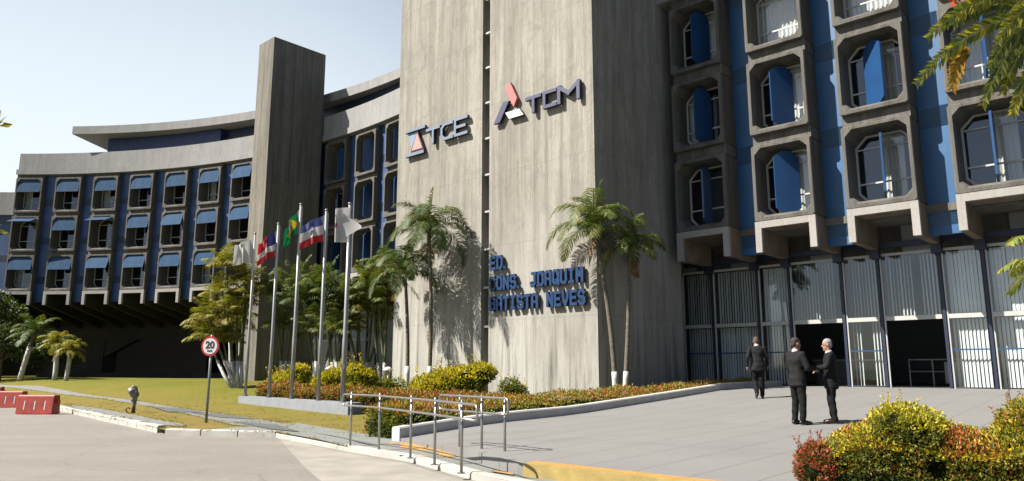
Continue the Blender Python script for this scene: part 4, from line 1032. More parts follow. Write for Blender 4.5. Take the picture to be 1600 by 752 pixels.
# ---- broadleaf trees
def tree(label, base, H_, crown, nleaf, size, cols, seed, group=None, trunk_r=.2, lobes=9, cat='tree', name='tree'):
    random.seed(seed); b = Vector(base); t = thing(name, label, cat, b, 0, group); mb = MB()
    ch = H_*.45; mb.tube([(0, 0, -.2), (.05, .0, ch*.5), (0, .05, ch), (.1, 0, H_*.7)], [trunk_r*1.3, trunk_r, trunk_r*.8, trunk_r*.35], 10)
    L = []
    for i in range(lobes):
        az = i*2.4; rr = crown*random.uniform(.35, .75); zz = random.uniform(.45, .95)*H_
        c = Vector((math.cos(az)*rr, math.sin(az)*rr, zz)); L.append((c, crown*random.uniform(.32, .5)))
        mb.tube([(0, 0, ch*random.uniform(.7, 1.1)), c*.5+Vector((0, 0, ch*.45)), c], [trunk_r*.5, trunk_r*.3, .03], 6)
    L.append((Vector((0, 0, H_*.85)), crown*.5))
    mb.build('trunk', 'bark', t, smooth=True)
    lf = LF()
    for i in range(nleaf):
        c, r = random.choice(L); d = rv(); k = random.uniform(.45, 1.08)
        cl = mnoise.noise((c+d*r)*1.3+Vector((seed, 0, 0)))
        if cl < -.12: continue
        p = c+Vector((d.x, d.y, d.z*.75))*r*k
        lf.leaf(p, (rv()+d*.6-Vector((0, 0, .3))), rv()+Vector((0, 0, 1)), size*random.uniform(.7, 1.3), size*.55, jit(random.choice(cols), .25), .1)
    lf.build('crown', 'leaf', t, fixn=False)
gT = 'dark trees beyond the left lawn'
tree('dark leafy tree cut by the left edge beyond the lawn', (-41.5, 56.5, .8), 6.8, 3.4, 8000, .32, [DGREEN, GREEN, (.06, .09, .02)], 61, gT)
tree('rounded bushy tree left of the dark palm beyond the lawn', (-37.3, 54.5, .8), 3.7, 2.0, 5000, .24, [DGREEN, GREEN, (.10, .14, .03)], 62, gT, .12)
tree('low bushy tree behind the trunk of the dark palm', (-34.6, 56.2, .8), 3.0, 1.7, 4000, .22, [DGREEN, (.06, .09, .02)], 63, gT, .12)
# street trees on the other side of the road, seen as reflections in the glazing
for k, (x, y) in enumerate([(16, -9), (27, -2), (6, -16), (36, 6)]):
    tree(['spreading street tree behind the camera, mirrored in the glazing', 'broad street tree to the right behind the camera', 'street tree straight behind the camera', 'far right street tree across the road'][k], (x, y, 0), 9+k % 2, 5, 3500, .55, [DGREEN, GREEN], 70+k, 'street trees across the road', .3)

# ---- hedges and shrubs
def blob_pts(lobes):
    out = []
    tot = sum(r[0]*r[1]+r[1]*r[2]+r[0]*r[2] for c, r in lobes)
    return [(c, r, (r[0]*r[1]+r[1]*r[2]+r[0]*r[2])/tot) for c, r in lobes]
def shrub(name, label, cat, base, lobes, n, size, colfn, seed, group=None, core=True, up=.5, jitr=(.72, 1.1), shoots=0, shcol=YEL):
    random.seed(seed); b = Vector(base); t = thing(name, label, cat, b, 0, group)
    LB = blob_pts([(Vector(c), r) for c, r in lobes]); ws = [w for _, _, w in LB]; lf = LF()
    cnt = 0; tries = 0
    while cnt < n and tries < n*4:
        tries += 1
        c, r, _ = random.choices(LB, ws)[0]; d = rv(); k = random.uniform(*jitr)
        k += .10*mnoise.noise((c+d*r[0])*3.1)
        p = c+Vector((d.x*r[0], d.y*r[1], d.z*r[2]))*k
        if p.z < -.03: continue
        inside = False
        for c2, r2, _ in LB:
            if c2 is c: continue
            q = p-c2
            if (q.x/r2[0])**2+(q.y/r2[1])**2+(q.z/r2[2])**2 < .5: inside = True; break
        if inside: continue
        hole = mnoise.noise(p*4.2+Vector((seed, 3, 1)))
        if hole < -.42: continue
        cnt += 1
        ldir = (d+rv()*.8+Vector((0, 0, up))).normalized()
        lf.leaf(p, ldir, (rv()+d), size*random.uniform(.6, 1.25), size*random.uniform(.38, .55), jit(colfn(p, d, k), .25), .12)
    for i in range(shoots):
        c, r, _ = random.choices(LB, ws)[0]; a = random.uniform(0, 6.28); p = c+Vector((math.cos(a)*r[0]*.7, math.sin(a)*r[1]*.7, r[2]*.75)); dd = (Vector((random.uniform(-.5, .5), random.uniform(-.5, .5), 1))).normalized()
        nj = random.randint(4, 9); bend = rv()*.25
        st_ = [p+dd*size*.5*j+bend*size*.04*j*j for j in range(nj+1)]
        lf.strip([p-dd*size*2.5]+st_, [size*.08]*(nj+2), Vector((1, 0, 0)), [(.16, .14, .04)]*(nj+2))
        for q in st_:
            for _ in (0, 1): lf.leaf(q, rv()+dd*.6, rv(), size*.7, size*.33, jit(shcol, .2), .1)
    lf.build('foliage', 'leaf', t, fixn=False)
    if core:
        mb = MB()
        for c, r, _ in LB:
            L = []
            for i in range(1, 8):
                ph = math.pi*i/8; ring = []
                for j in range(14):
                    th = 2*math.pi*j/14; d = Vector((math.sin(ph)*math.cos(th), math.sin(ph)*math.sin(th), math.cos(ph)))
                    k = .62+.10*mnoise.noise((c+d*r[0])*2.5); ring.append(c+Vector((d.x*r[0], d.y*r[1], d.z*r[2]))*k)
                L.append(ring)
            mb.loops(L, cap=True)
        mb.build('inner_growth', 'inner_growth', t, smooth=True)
    return t
def hedge(label, pts, width, height, n, size, colfn, seed, group=None, zfn=h_lawn, cat='hedge', hf=None):
    """clipped hedge along a polyline of (u, v)"""
    random.seed(seed); b = W(*pts[0]); b.z = zfn(b.x, b.y); t = thing('hedge', label, cat, b, 0, group)
    P_ = [W(u, v) for u, v in pts]; seg = [(P_[i], P_[i+1]) for i in range(len(P_)-1)]; ln = [(q-p).length for p, q in seg]
    lf = LF(b)
    def prof(x, s):   # rounded box outline: s in 0..1 goes left side, top, right side
        pass
    for i in range(n):
        (p, q) = random.choices(seg, ln)[0]; k = random.uniform(-.01, 1.01); c = p.lerp(q, k); d = (q-p).normalized(); sd = Vector((-d.y, d.x, 0))
        hh = (height if not hf else hf(c))*(1+.24*mnoise.noise(Vector((c.x*.9, c.y*.9, seed)))+.08*mnoise.noise(Vector((c.x*3, c.y*3, seed)))); ww = width*(1+.14*mnoise.noise(Vector((c.x*1.1, c.y*1.1, seed+5))))
        per = random.uniform(0, hh*2+ww)
        r = .12
        if per < hh: off = -ww/2; z = per; nn = -sd
        elif per < hh+ww: off = per-hh-ww/2; z = hh; nn = Vector((0, 0, 1))
        else: off = ww/2; z = per-hh-ww; nn = sd
        e = random.uniform(-.14, .09)*random.random()**.4+.08*mnoise.noise(Vector((c.x*5+off, c.y*5, z*5)))
        # round the shoulders
        kz = ss(hh-.18, hh, z); ko = ss(ww/2-.2, ww/2, abs(off))
        zz = z-.10*ko*kz; oo = off*(1-.12*kz)
        pt = c+sd*oo+nn*e; pt.z = zfn(c.x, c.y)+max(0, zz+(nn.z*e))
        endcap = random.random()
        if mnoise.noise(pt*3.7) < -.38: continue
        lf.leaf(pt, nn+rv()*.9+Vector((0, 0, .5)), nn+rv()*.8, size*random.uniform(.65, 1.25), size*random.uniform(.4, .55), jit(colfn(pt, z/hh, nn), .25), .12)
    # end caps
    for (c0, dd) in ((P_[0], (P_[0]-P_[1]).normalized()), (P_[-1], (P_[-1]-P_[-2]).normalized())):
        sd = Vector((-dd.y, dd.x, 0))
        he = hf(c0) if hf else height
        for i in range(int(n*.06*he/height)):
            off = random.uniform(-width/2, width/2); z = random.uniform(0, he); pt = c0+sd*off+dd*random.uniform(-.1, .08); pt.z = zfn(c0.x, c0.y)+z
            lf.leaf(pt, dd+rv()*.9+Vector((0, 0, .5)), dd+rv()*.8, size*random.uniform(.65, 1.25), size*.48, jit(colfn(pt, z/height, dd), .25), .12)
    lf.build('foliage', 'leaf', t, fixn=False)
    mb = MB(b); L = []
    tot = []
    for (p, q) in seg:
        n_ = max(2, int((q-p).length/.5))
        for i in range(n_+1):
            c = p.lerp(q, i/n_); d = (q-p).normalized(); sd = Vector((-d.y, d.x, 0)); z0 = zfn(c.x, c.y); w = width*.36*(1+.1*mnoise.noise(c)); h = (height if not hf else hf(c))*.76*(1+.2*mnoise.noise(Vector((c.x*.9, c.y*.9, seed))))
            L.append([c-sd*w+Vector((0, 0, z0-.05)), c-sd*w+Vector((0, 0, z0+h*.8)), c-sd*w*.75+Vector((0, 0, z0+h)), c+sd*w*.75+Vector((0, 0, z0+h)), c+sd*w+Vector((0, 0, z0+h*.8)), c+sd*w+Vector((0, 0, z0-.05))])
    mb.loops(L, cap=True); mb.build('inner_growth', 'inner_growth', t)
    return t
def col_hedge(p, zt, nn):
    a = mnoise.noise(p*.9); r = random.random()
    if zt > .82:
        if r < .22+.5*a: return RED if random.random() < .45 else ORG
        if r < .62: return (.36, .24, .03)
        return YG
    if zt > .45: return random.choice([YG, YG, GREEN, (.18, .17, .025), GREEN])
    return random.choice([GREEN, DGREEN, (.10, .12, .02), (.10, .12, .02)])
def col_redhedge(p, zt, nn):
    a = mnoise.noise(p*.8+Vector((9, 0, 0))); r = random.random()
    if zt > .5: return random.choice([RED, ORG, (.30, .20, .03), (.34, .18, .03), YG, YG, (.22, .12, .02)])
    return random.choice([(.16, .05, .02), DGREEN, (.18, .08, .02), GREEN, ORG])
hedge('long clipped red-tipped hedge beside the white kerb wall and terrace', [(-12.75, 10.0), (-12.78, 16), (-12.85, 22), (-12.85, 28.3)], 1.05, .66, 26000, .075, col_hedge, 81)
hedge('reddish hedge behind the flagpole plinth', [(-26.7, 15.3), (-24, 15.0), (-19, 14.9), (-13.9, 15.1)], 1.1, .62, 15000, .085, col_redhedge, 82)
hedge('short dark red hedge at the lawn corner, in front of the kerb wall end', [(-13.75, 10.6), (-13.7, 12.6), (-13.75, 14.4)], .95, .58, 6000, .07, col_redhedge, 83)
def col_yel(p, d, k):
    r = random.random()
    if d.z > .0: return random.choice([YEL, YEL, (.60, .50, .03), YG, (.48, .46, .03)])
    return random.choice([YG, (.30, .30, .02), (.14, .17, .02), GREEN])
def LB_(*a): return [((x, y, z), (rx, ry, rz)) for x, y, z, rx, ry, rz in a]
shrub('duranta_shrub', 'large bright yellow shrub in front of the main tower', 'shrub', (-1.9, 23.9, .35), LB_((-.75, 0, .45, .62, .6, .55), (-.15, .1, .62, .7, .65, .55), (.45, 0, .85, .62, .55, .42), (.95, 0, 1.08, .42, .4, .28), (.4, .1, .4, .6, .5, .45), (-1.0, -.1, .3, .4, .5, .4)), 7000, .125, col_yel, 91, 'yellow shrubs in the flower bed', shoots=16)
shrub('duranta_shrub', 'tall yellow shrub behind the middle flagpole', 'shrub', (-8.64, 30.0, .42), LB_((0, 0, .5, .62, .5, .5), (.1, 0, .95, .4, .4, .35), (-.7, 0, .45, .45, .4, .4)), 3500, .125, col_yel, 92, 'yellow shrubs in the flower bed', shoots=10)
shrub('duranta_shrub', 'yellow-green shrub behind the fourth flagpole', 'shrub', (-7.1, 29.0, .4), LB_((0, 0, .5, .6, .5, .48), (.2, 0, .8, .45, .4, .32)), 3000, .125, col_yel, 93, 'yellow shrubs in the flower bed', shoots=8)
shrub('duranta_shrub', 'upright yellow shrub just right of the rightmost flagpole', 'shrub', (-5.7, 28.0, .38), LB_((0, 0, .4, .5, .5, .42), (-.15, 0, .95, .36, .36, .42), (.25, 0, .85, .36, .35, .3)), 3200, .125, col_yel, 94, 'yellow shrubs in the flower bed', shoots=10)
shrub('duranta_shrub', 'thin yellow shrub at the left end of the flower bed', 'shrub', (-9.75, 31.0, .45), LB_((0, 0, .4, .4, .4, .4), (.2, 0, .75, .26, .26, .25)), 1500, .10, col_yel, 95, 'yellow shrubs in the flower bed', shoots=8)
shrub('low_shrub', 'small olive shrub at the foot of the tower, right of the large yellow shrub', 'shrub', (-.05, 25.6, .35), LB_((0, 0, .45, .42, .4, .42), (.3, 0, .35, .3, .3, .3)), 1500, .09, lambda p, d, k: random.choice([GREEN, YG, (.2, .2, .03)]), 96, shoots=8)
shrub('low_shrub', 'yellowish low shrub against the lower left corner of the main tower', 'shrub', (-4.8, 29.8, .4), LB_((-.6, 0, .4, .7, .4, .4), (.1, 0, .4, .6, .4, .38)), 2200, .09, lambda p, d, k: random.choice([GREEN, YG, (.28, .24, .03)]), 97, shoots=8)

# grass blades: ragged edges along kerb and paths, rough turf near the street
random.seed(200)
gl_ = LF()
def tuft(x, y, z, k, hgt):
    for _ in range(k):
        p = Vector((x+random.gauss(0, .03), y+random.gauss(0, .03), z)); d = Vector((random.uniform(-.6, .6), random.uniform(-.6, .6), 1))
        gl_.leaf(p, d, rv(), hgt*random.uniform(.6, 1.3), .012, jit(random.choice([(.24, .25, .04), (.34, .30, .06), (.16, .19, .03), (.42, .31, .10)]), .25), .05)
edges = [(KERB[i], KERB[i+1]) for i in range(1, 6)]+[(path1[i], path1[i+1]) for i in range(3, 15)]+[(path2[i], path2[(i+1) % 8]) for i in range(8)]
for a, b in edges:
    a = Vector(a); b = Vector(b); n_ = Vector((-(b-a).y, (b-a).x)).normalized()
    for k in range(int((b-a).length*(14 if a.y < 35 else 5))):
        q = a.lerp(b, random.random()); off = random.gauss(.0, .07)
        if mnoise.noise(Vector((q.x*1.5, q.y*1.5, 0))) < -.1: continue
        sgn = .17 if (tuple(a) in KERB) else 0
        q = q+n_*off+(Vector((.12, .14)) if sgn else Vector((0, 0)))
        tuft(q.x, q.y, h_lawn(q.x, q.y), 4, .055)
for k in range(5200):
    t_ = random.random(); y = 15.5+16*t_; x = random.uniform(-.80*y, -.12*y); u, v = UV(x, y)
    if v < 9.6 or u > -12.3 or v > 15: continue
    if mnoise.noise(Vector((x*.8, y*.8, 2))) < -.05: continue
    tuft(x, y, h_lawn(x, y), 3, .045)
gl_.build('grass', 'leaf', None, fixn=False, label='short rough grass blades along the kerb and path edges', cat='grass', kind='stuff')

# foreground planting at the right
def col_fore(p, zt, nn):
    a = mnoise.noise(Vector((p.x*1.3, p.y*1.3, p.z*1.3))); b_ = mnoise.noise(Vector((p.x*3.1, p.y*3.1, p.z*3.1+4)))
    if p.x < 3.22+.2*a:
        return random.choice([RED, (.50, .10, .04), (.50, .20, .05), (.46, .12, .05)]) if zt > .45 else random.choice([RED, GREEN, (.16, .13, .03), GREEN])
    if zt > .72:
        if b_ > .12: return random.choice([(.55, .28, .04), (.52, .14, .04), (.50, .17, .04), YG, (.30, .12, .03)])
        return random.choice([YEL, YEL, (.55, .46, .03), YG, YG, GREEN, (.46, .24, .04)])
    if zt > .35: return random.choice([YG, (.2, .2, .03), GREEN, GREEN, (.3, .26, .03), (.40, .11, .03)])
    return random.choice([DGREEN, GREEN, (.10, .10, .02), DGREEN])
def zterr(x, y): return .27
hedge('foreground hedge of yellow, orange and red leaves at the lower right', [(-3.25, 8.75), (-1.9, 8.85), (-.4, 8.95), (2.2, 8.9)], 1.25, .72, 75000, .045, col_fore, 101, None, zterr, hf=lambda c: lerp(.34, .58, ss(3.4, 4.0, c.x))+.12*ss(4.3, 6.0, c.x))
random.seed(5)
def col_ball(p, d, k):
    return random.choice([YEL, (.60, .50, .03), YG, YG]) if d.z > .1 else random.choice([YG, (.16, .18, .03), (.13, .10, .03), GREEN])
shrub('duranta_shrub', 'rounded yellow-topped shrub rising above the foreground hedge', 'shrub', (4.07, 7.75, .24), LB_((-.02, 0, .68, .31, .33, .26), (.20, .05, .55, .26, .26, .32), (-.18, 0, .76, .20, .25, .17), (-.25, .1, .5, .35, .3, .25), (.35, .1, .45, .3, .3, .25)), 9500, .044, col_ball, 102, shoots=26)
shrub('duranta_shrub', 'looser yellow shrub at the right edge of the foreground hedge', 'shrub', (5.05, 7.25, .3), LB_((0, 0, .72, .34, .33, .24), (.35, .05, .78, .33, .3, .24), (-.1, 0, .5, .4, .3, .3)), 8000, .044, lambda p, d, k: random.choice([YEL, YG, (.42, .26, .03), (.3, .3, .03), GREEN]), 103, shoots=26, shcol=(.40, .20, .04))
shrub('croton_shrub', 'spiky red-leaved shrub at the left end of the foreground hedge', 'shrub', (3.25, 8.15, .28), LB_((-.02, 0, .22, .19, .25, .24), (.0, 0, .34, .12, .15, .15)), 3200, .042, lambda p, d, k: random.choice([RED, (.45, .10, .05), (.40, .17, .06), GREEN, (.22, .10, .03)]), 104, shoots=14, shcol=(.42, .10, .05))

# ---- feathery tree branch hanging in at the top right
def pinnate(lf, a, b, n, ll, lw_, cols, sag=.03):
    a = Vector(a); b = Vector(b); d = (b-a); L = d.length
    pts = [a.lerp(b, i/n)+Vector((0, 0, -sag*math.sin(math.pi*i/n)*-1-.25*L*(i/n)**2+.25*L*(i/n))) for i in range(n+1)]
    view = Vector((0, 1, .25)).normalized()
    for i in range(n):
        dd = (pts[i+1]-pts[i]).normalized(); sd = dd.cross(view).normalized(); k = (i+.5)/n
        lf.strip([pts[i], pts[i+1]], [.005, .004], sd, [(.25, .25, .05)]*2)
        env = .55+.45*math.sin(math.pi*min(1, k*.9+.12))
        for s_ in (-1, 1):
            ld = (dd*.95+sd*s_*.8+rv()*.18+Vector((0, 0, -.15))).normalized()
            lf.leaf(pts[i], ld, view+rv()*.45, ll*env*random.uniform(.85, 1.1), lw_*env, jit(random.choice(cols), .3), .05)
random.seed(11)
t = thing('flame_tree', 'overhanging feathery branch of a street tree entering at the top right', 'tree', (4.6, 2.6, .1))
MB().tube([(0, 0, -.1), (.05, 0, 1.6), (-.1, .05, 3.0), (-.3, .1, 4.2)], [.16, .13, .11, .07], 12).build('trunk', 'bark', t, smooth=True)
MB().tube([(-.15, .05, 3.2), (-1.0, .3, 3.5), (-1.7, .4, 3.35), (-2.15, .45, 3.2)], [.06, .04, .025, .012], 8).build('branch', 'bark', t, smooth=True)
lf = LF((4.6, 2.6, .1))
LG = [(.20, .24, .03), (.30, .30, .03), (.42, .36, .04), (.14, .19, .03)]; LD = [(.10, .15, .02), (.16, .20, .03), (.24, .26, .04)]; LO = [(.45, .22, .03), (.42, .30, .04), (.5, .3, .03)]
TW = Vector((2.32, 3.05, 3.22))
for tip, base, cols, y in [((1.77, 2.94), (2.27, 3.17), LG, 3.0), ((1.71, 2.74), (2.30, 3.09), LG, 3.02), ((1.89, 2.735), (2.02, 2.93), LO, 3.06), ((1.985, 2.78), (2.25, 3.0), LD, 2.95), ((1.96, 2.63), (2.28, 3.02), LD, 2.98),
    ((2.07, 2.585), (2.30, 2.86), LG, 2.97), ((2.20, 2.56), (2.38, 2.85), LD, 3.0), ((2.12, 2.72), (2.36, 3.02), LG, 3.08), ((1.95, 3.05), (2.3, 3.16), LD, 3.1), ((2.2, 2.62), (2.45, 2.9), LG, 3.05), ((2.0, 2.88), (2.32, 3.1), LG, 2.9), ((2.3, 2.7), (2.5, 3.0), LD, 2.95)]:
    pinnate(lf, (base[0], y, base[1]), (tip[0], y-.05, tip[1]), 48, .066, .019, cols)
    lf.strip([TW+Vector((0, y-3.05, 0)), Vector((base[0], y, base[1]))], [.006, .006], Vector((0, 0, 1)), [(.2, .18, .05)]*2)
for k in range(10):
    bx = random.uniform(2.5, 3.4); bz = random.uniform(3.0, 3.5); y = random.uniform(2.7, 3.4)
    pinnate(lf, (bx, y, bz), (bx-random.uniform(.2, .5), y-.1, bz-random.uniform(.1, .4)), 44, .066, .019, random.choice([LG, LD]))
lf.build('crown', 'leaf', t, fixn=False)
lf = LF((4.6, 2.6, .1))
for k in range(26):
    p = Vector((1.97+random.uniform(-.05, .05), 3.0, 3.15+random.uniform(-.03, .03))); lf.leaf(p, rv(), rv(), .035, .022, jit((.60, .10, .02), .2))
lf.build('blossom', 'leaf', t, fixn=False)
# young tree just outside the left edge, a few leaves reach in
random.seed(17)
t = thing('young_tree', 'young street tree at the left edge, only a few yellow-green leaves reaching in', 'tree', (-3.3, 3.4, 0))
MB().tube([(0, 0, -.1), (.05, 0, 1.2), (0, .05, 2.4), (.1, 0, 3.3)], [.06, .05, .04, .02], 8).build('trunk', 'bark', t, smooth=True)
lf = LF((-3.3, 3.4, 0))
for z0, x1 in ((2.74, -2.42), (2.22, -2.40), (2.30, -2.44), (2.55, -2.7), (3.0, -2.8), (1.9, -2.75)):
    a = Vector((-3.28, 3.42, z0-.1)); b = Vector((x1-.10, 3.5, z0))
    lf.strip([a, a.lerp(b, .5)+Vector((0, 0, .03)), b], [.014, .01, .005], Vector((0, 0, 1)), [(.12, .1, .04)]*3)
    for k in range(26):
        q = a.lerp(b, .25+.75*k/25)+rv()*.02; lf.leaf(q, (b-a).normalized()+rv()*1.0, rv(), .075, .032, jit(random.choice([(.34, .34, .03), (.20, .24, .03), (.4, .34, .03)]), .2), .1)
lf.build('crown', 'leaf', t, fixn=False)

# ------------------------------------------------------------------ standpipe wrapped in a bag, garden lamps
def capsule_bm(bm, a, b, r0, r1, seg=12):
    a = Vector(a); b = Vector(b)
    for p, r in ((a, r0), (b, r1)):
        bmesh.ops.create_uvsphere(bm, u_segments=seg, v_segments=max(6, seg//2), radius=r, matrix=Matrix.Translation(p))
    d = b-a
    if d.length > 1e-4:
        q = d.to_track_quat('Z', 'Y').to_matrix().to_4x4()
        bmesh.ops.create_cone(bm, cap_ends=True, segments=seg, radius1=r0, radius2=r1, depth=d.length, matrix=Matrix.Translation((a+b)/2) @ q)
def ell_bm(bm, c, r, rot=None, seg=16):
    m = Matrix.Translation(Vector(c)) @ (rot.to_4x4() if rot else Matrix()) @ Matrix.Diagonal((*r, 1))
    bmesh.ops.create_uvsphere(bm, u_segments=seg, v_segments=seg//2+2, radius=1, matrix=m)
def fuse(name, bm, voxel, mat, parent=None, smooth=4, noise_amp=0., nscale=8., loc=(0, 0, 0)):
    me = bpy.data.meshes.new(name); bm.to_mesh(me); bm.free(); ob = bpy.data.objects.new(name, me); COL.objects.link(ob)
    md = ob.modifiers.new('r', 'REMESH'); md.mode = 'VOXEL'; md.voxel_size = voxel; md.use_smooth_shade = True
    if smooth: sm = ob.modifiers.new('s', 'SMOOTH'); sm.iterations = smooth; sm.factor = .5
    dg = bpy.context.evaluated_depsgraph_get(); dg.update(); m2 = bpy.data.meshes.new_from_object(ob.evaluated_get(dg)); bpy.data.objects.remove(ob)
    if noise_amp:
        for v in m2.vertices:
            v.co += v.normal*noise_amp*mnoise.noise(v.co*nscale)
    m2.polygons.foreach_set('use_smooth', [True]*len(m2.polygons))
    m2.materials.clear(); m2.materials.append(MATS[mat])
    return link(name, m2, parent, loc)
hz = h_lawn(-12.5, 24.9)
t = thing('standpipe', 'short pipe post on the verge with a grey bag tied over its head', 'standpipe', (-12.5, 24.9, hz))
bm = bmesh.new(); ell_bm(bm, (-.05, 0, .72), (.17, .16, .14)); ell_bm(bm, (.02, 0, .62), (.16, .14, .13)); ell_bm(bm, (.0, 0, .84), (.09, .09, .06)); capsule_bm(bm, (0, 0, .6), (.02, 0, .35), .12, .08)
fuse('bag', bm, .018, 'plastic_bag', t, 2, .05, 9)
MB().tube([(.0, 0, 0), (.02, 0, .4)], .045).tube([(.06, 0, 0), (.05, 0, .42)], .03).tube([(-.02, -.05, .0), (-.14, -.05, .02), (-.2, -.05, .12), (-.14, -.05, .2), (-.07, -.05, .14)], .022).build('pipe', 'rust_pipe', t, smooth=True)
gL = 'white mushroom garden lamps in the planting'
lt = thing('garden_lamp', 'white mushroom garden lamp at the left foot of the main tower', 'lamp', (-5.45, 32.9, .5), 0, gL)
MB().tube([(0, 0, 0), (0, 0, 1.0)], .03).build('post', 'white_metal', lt, smooth=True)
MB().tube([(0, 0, .98), (0, 0, 1.02), (0, 0, 1.12), (0, 0, 1.16)], [.22, .23, .12, .02], 20).build('lamp_shade', 'sign_white', lt, smooth=True)
l2 = copy_tree(lt); l2.location = (-8.0, 32.9, .55); l2['label'] = 'white mushroom garden lamp among the areca stems behind the flagpoles'

# ------------------------------------------------------------------ people (x right, y forward, z up)
def person(label, loc, rz, pose, mats, scale=1.0, group=None):
    jm, tm_, hm, sk = mats
    t = thing('person', label, 'person', loc, rz, group); t.scale = (scale,)*3
    P_ = pose; V = Vector
    hipL, hipR = V((-.095, 0, .90)), V((.095, 0, .90)); shL, shR = P_['sh']
    neck = P_['neck']; head = P_['head']; hq = Matrix.Rotation(P_.get('hyaw', 0), 3, 'Z') @ Matrix.Rotation(P_.get('hpitch', 0), 3, 'X')
    bm = bmesh.new()
    capsule_bm(bm, (0, 0, .93), (0, 0, 1.15), .11, .085); capsule_bm(bm, (0, 0.01, 1.15), neck-V((0, 0, .17)), .085, .08); capsule_bm(bm, neck-V((0, 0, .12)), head-V((0, .01, .04)), .062, .055)
    for s_, sh in ((0, shL), (1, shR)): capsule_bm(bm, neck-V((0, 0, .13)), sh-V((0, 0, .02)), .055, .045)
    for i in (0, 1):
        k = P_['knee'][i]; an = P_['ankle'][i]; hp = (hipL, hipR)[i]
        capsule_bm(bm, hp, k, .085, .055); capsule_bm(bm, k, an, .052, .036)
        toe = an+P_['toe'][i]*.17-V((0, 0, .04)); capsule_bm(bm, an-V((0, 0, .03)), toe, .036, .03)
        sh = (shL, shR)[i]; el = P_['elbow'][i]; wr = P_['wrist'][i]
        capsule_bm(bm, sh, el, .045, .036); capsule_bm(bm, el, wr, .036, .024)
        hd_ = P_['hand'][i].normalized(); pn = P_['palm'][i].normalized(); sd = hd_.cross(pn).normalized()
        q = Matrix((sd, hd_, pn)).transposed()
        ell_bm(bm, wr+hd_*.05, (.04, .055, .017), q, 12)
        curl = P_['curl'][i]
        for f, (off, ln) in enumerate(((-.030, .068), (-.010, .078), (.011, .072), (.030, .056))):
            a0 = wr+hd_*.09+sd*off; a1 = a0+(hd_*math.cos(curl*.5)+pn*math.sin(curl*.5))*ln*.5; a2 = a1+(hd_*math.cos(curl*1.3)+pn*math.sin(curl*1.3))*ln*.5
            capsule_bm(bm, a0, a1, .0095, .009, 8); capsule_bm(bm, a1, a2, .009, .0075, 8)
        sg = 1 if i == 0 else -1
        b0 = wr+hd_*.03+sd*.03*sg; b1 = b0+(sd*sg*.7+hd_*.7+pn*.3).normalized()*.04; b2 = b1+(hd_*.9+pn*.5).normalized()*.035
        capsule_bm(bm, b0, b1, .012, .010, 8); capsule_bm(bm, b1, b2, .010, .008, 8)
    # head
    def hp_(x, y, z): return head+hq @ V((x, y, z))
    ell_bm(bm, hp_(0, -.01, .03), (.077, .095, .095), hq, 20); ell_bm(bm, hp_(0, .025, -.05), (.055, .06, .06), hq, 16)
    ell_bm(bm, hp_(0, .095, -.015), (.013, .02, .028), hq, 10); ell_bm(bm, hp_(0, .078, -.06), (.026, .014, .012), hq, 10); ell_bm(bm, hp_(0, .07, -.10), (.03, .022, .02), hq, 10)
    for s_ in (-1, 1): ell_bm(bm, hp_(s_*.08, -.005, -.005), (.010, .02, .032), hq, 10)
    fuse('body', bm, .0085, sk, t, 2)
    for s_ in (-1, 1):
        MB().tube([hp_(s_*.030, .083, .012), hp_(s_*.030, .0865, .012)], .009, 10).build('eye', 'black_paint', t)
    bm = bmesh.new(); ell_bm(bm, hp_(0, -.022, .052), (.082, .094, .086), hq, 20); ell_bm(bm, hp_(0, -.065, -.0), (.068, .042, .07), hq, 16)
    fuse('hair', bm, .009, hm, t, 2, .006, 40)
    # shirt collar
    MB().tube([neck-V((0, .0, .055)), neck+V((0, .005, .0)), neck+V((0, .008, .012))], [.078, .068, .066], 16).build('shirt_collar', 'shirt', t, smooth=True)
    # jacket
    bm = bmesh.new()
    hem = P_.get('hem', .80); tor = []
    for z, rx, ry, y in ((hem, .205, .150, 0), (.90, .195, .150, 0), (1.0, .180, .140, .0), (1.1, .175, .135, .0), (1.2, .190, .138, .0), (1.3, .200, .140, -.005), (1.37, .195, .125, -.01), (1.42, .165, .10, -.01)):
        tor.append((z, rx, ry, y))
    for (z, rx, ry, y), nx in zip(tor, tor[1:]+[tor[-1]]):
        for q_ in range(3):
            zz, ax, ay, yy = [lerp(a_, b_, q_/3) for a_, b_ in zip((z, rx, ry, y), nx)]
            k = (zz-.9)/.5; lean = P_.get('lean', V((0, 0, 0)))*max(0, k)
            ell_bm(bm, V((0, yy, zz))+lean, (ax, ay, .07), None, 20)
    capsule_bm(bm, neck-V((.0, .0, .085)), shL, .075, .062); capsule_bm(bm, neck-V((.0, .0, .085)), shR, .075, .062)
    for i in (0, 1):
        sh = (shL, shR)[i]; el = P_['elbow'][i]; wr = P_['wrist'][i]
        capsule_bm(bm, sh, el, .068, .058); capsule_bm(bm, el, wr-(wr-el).normalized()*.02, .056, .042)
    for e in P_.get('extra', []): capsule_bm(bm, *e)
    fuse('jacket', bm, .013, jm, t, 3, .014, 9)
    bm = bmesh.new(); ell_bm(bm, (0, 0, .92), (.165, .12, .10))
    for i in (0, 1):
        k = P_['knee'][i]; an = P_['ankle'][i]; hp = (hipL, hipR)[i]
        capsule_bm(bm, hp, k, .105, .078); capsule_bm(bm, k, an+V((0, 0, .01)), .076, .062)
    fuse('trousers', bm, .013, tm_, t, 3, .014, 9)
    for i in (0, 1):
        an = P_['ankle'][i]; td = P_['toe'][i]; bm = bmesh.new()
        capsule_bm(bm, an+V((0, 0, -.035))-td*.04, an+td*.09-V((0, 0, .035)), .045, .043); capsule_bm(bm, an+td*.09-V((0, 0, .04)), an+td*.19-V((0, 0, .05)), .042, .030)
        fuse('shoe', bm, .01, 'shoe', t, 2)
    return t
V = Vector
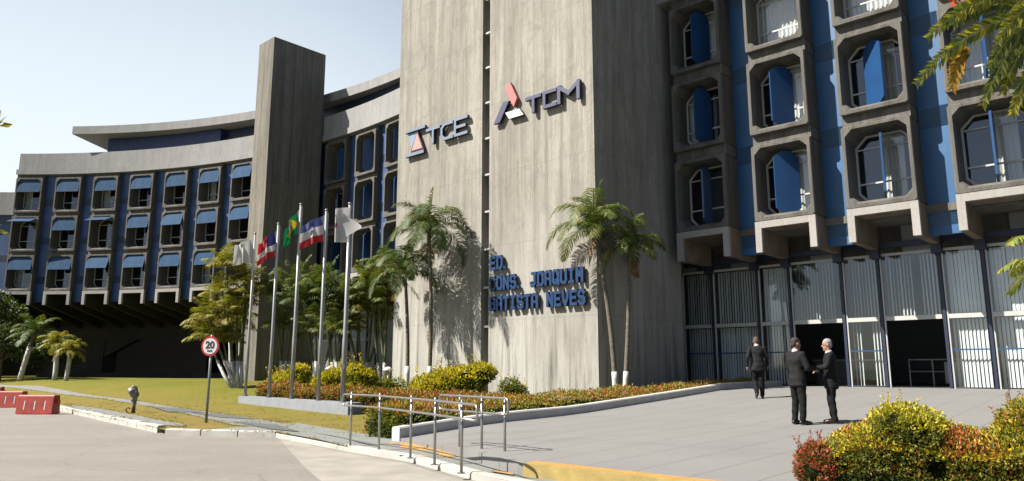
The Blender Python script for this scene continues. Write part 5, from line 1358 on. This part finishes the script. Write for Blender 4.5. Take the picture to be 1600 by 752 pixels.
def stand(e, w, hd_, pm, curl, **k):
    d = dict(sh=(V((-.185, 0, 1.42)), V((.185, 0, 1.42))), neck=V((0, 0, 1.50)), head=V((0, .03, 1.63)), knee=(V((-.10, .02, .48)), V((.10, .02, .48))), ankle=(V((-.11, -.02, .09)), V((.11, -.02, .09))),
             toe=(V((-.15, 1, 0)).normalized(), V((.15, 1, 0)).normalized()), elbow=e, wrist=w, hand=hd_, palm=pm, curl=curl)
    d.update(k); return d
mz = lambda x, y: h_terr(x, y)+.004
# the two talkers; both raise a hand between them
m1 = stand((V((-.25, .02, 1.14)), V((.25, .06, 1.14))), (V((-.12, .24, 1.10)), V((.20, .30, 1.14))), (V((.6, .8, .1)), V((.0, 1, .15))), (V((0, 0, -1)), V((-1, 0, 0))), (.7, .6), hyaw=R(-12), hpitch=R(-6))
person('man in a black suit with short dark hair, facing the grey-haired man', (5.97, 15.71, mz(5.97, 15.71)), R(-68), m1, ('suit_grey', 'trousers', 'hair_dark', 'skin_tan'), 1.02, 'people on the terrace')
m2_ = stand((V((-.27, .10, 1.16)), V((.25, -.02, 1.13))), (V((-.20, .36, 1.16)), V((.16, .20, 1.08))), (V((.1, 1, .15)), V((-.4, .9, 0))), (V((1, 0, 0)), V((0, 0, -1))), (.5, .8), hyaw=R(6), hpitch=R(-8), hem=.76)
person('grey-haired man in a black suit holding his hands up, facing left', (6.68, 15.72, mz(6.68, 15.72)), R(72), m2_, ('suit', 'trousers', 'hair_grey', 'skin_pale'), .99, 'people on the terrace')
wk = stand((V((-.27, -.08, 1.16)), V((.26, .04, 1.15))), (V((-.30, -.02, .90)), V((.28, .12, .93))), (V((-.05, .15, -1)), V((.05, .3, -1))), (V((1, 0, 0)), V((-1, 0, 0))), (.6, .6),
           knee=(V((-.09, .10, .50)), V((.09, .05, .48))), ankle=(V((-.08, -.12, .14)), V((.09, .14, .09))), toe=(V((0, 1, -.35)).normalized(), V((0, 1, .05)).normalized()), neck=V((0, .05, 1.49)), head=V((0, .10, 1.60)), hpitch=R(-28), lean=V((0, .05, 0)))
wk['sh'] = (V((-.185, .03, 1.41)), V((.185, .03, 1.41)))
person('man in a dark suit walking away towards the doors with his head bowed', (7.20, 21.9, mz(7.2, 21.9)), R(-12), wk, ('suit_grey', 'trousers', 'hair_brown', 'skin_tan'), 1.03, 'people on the terrace')
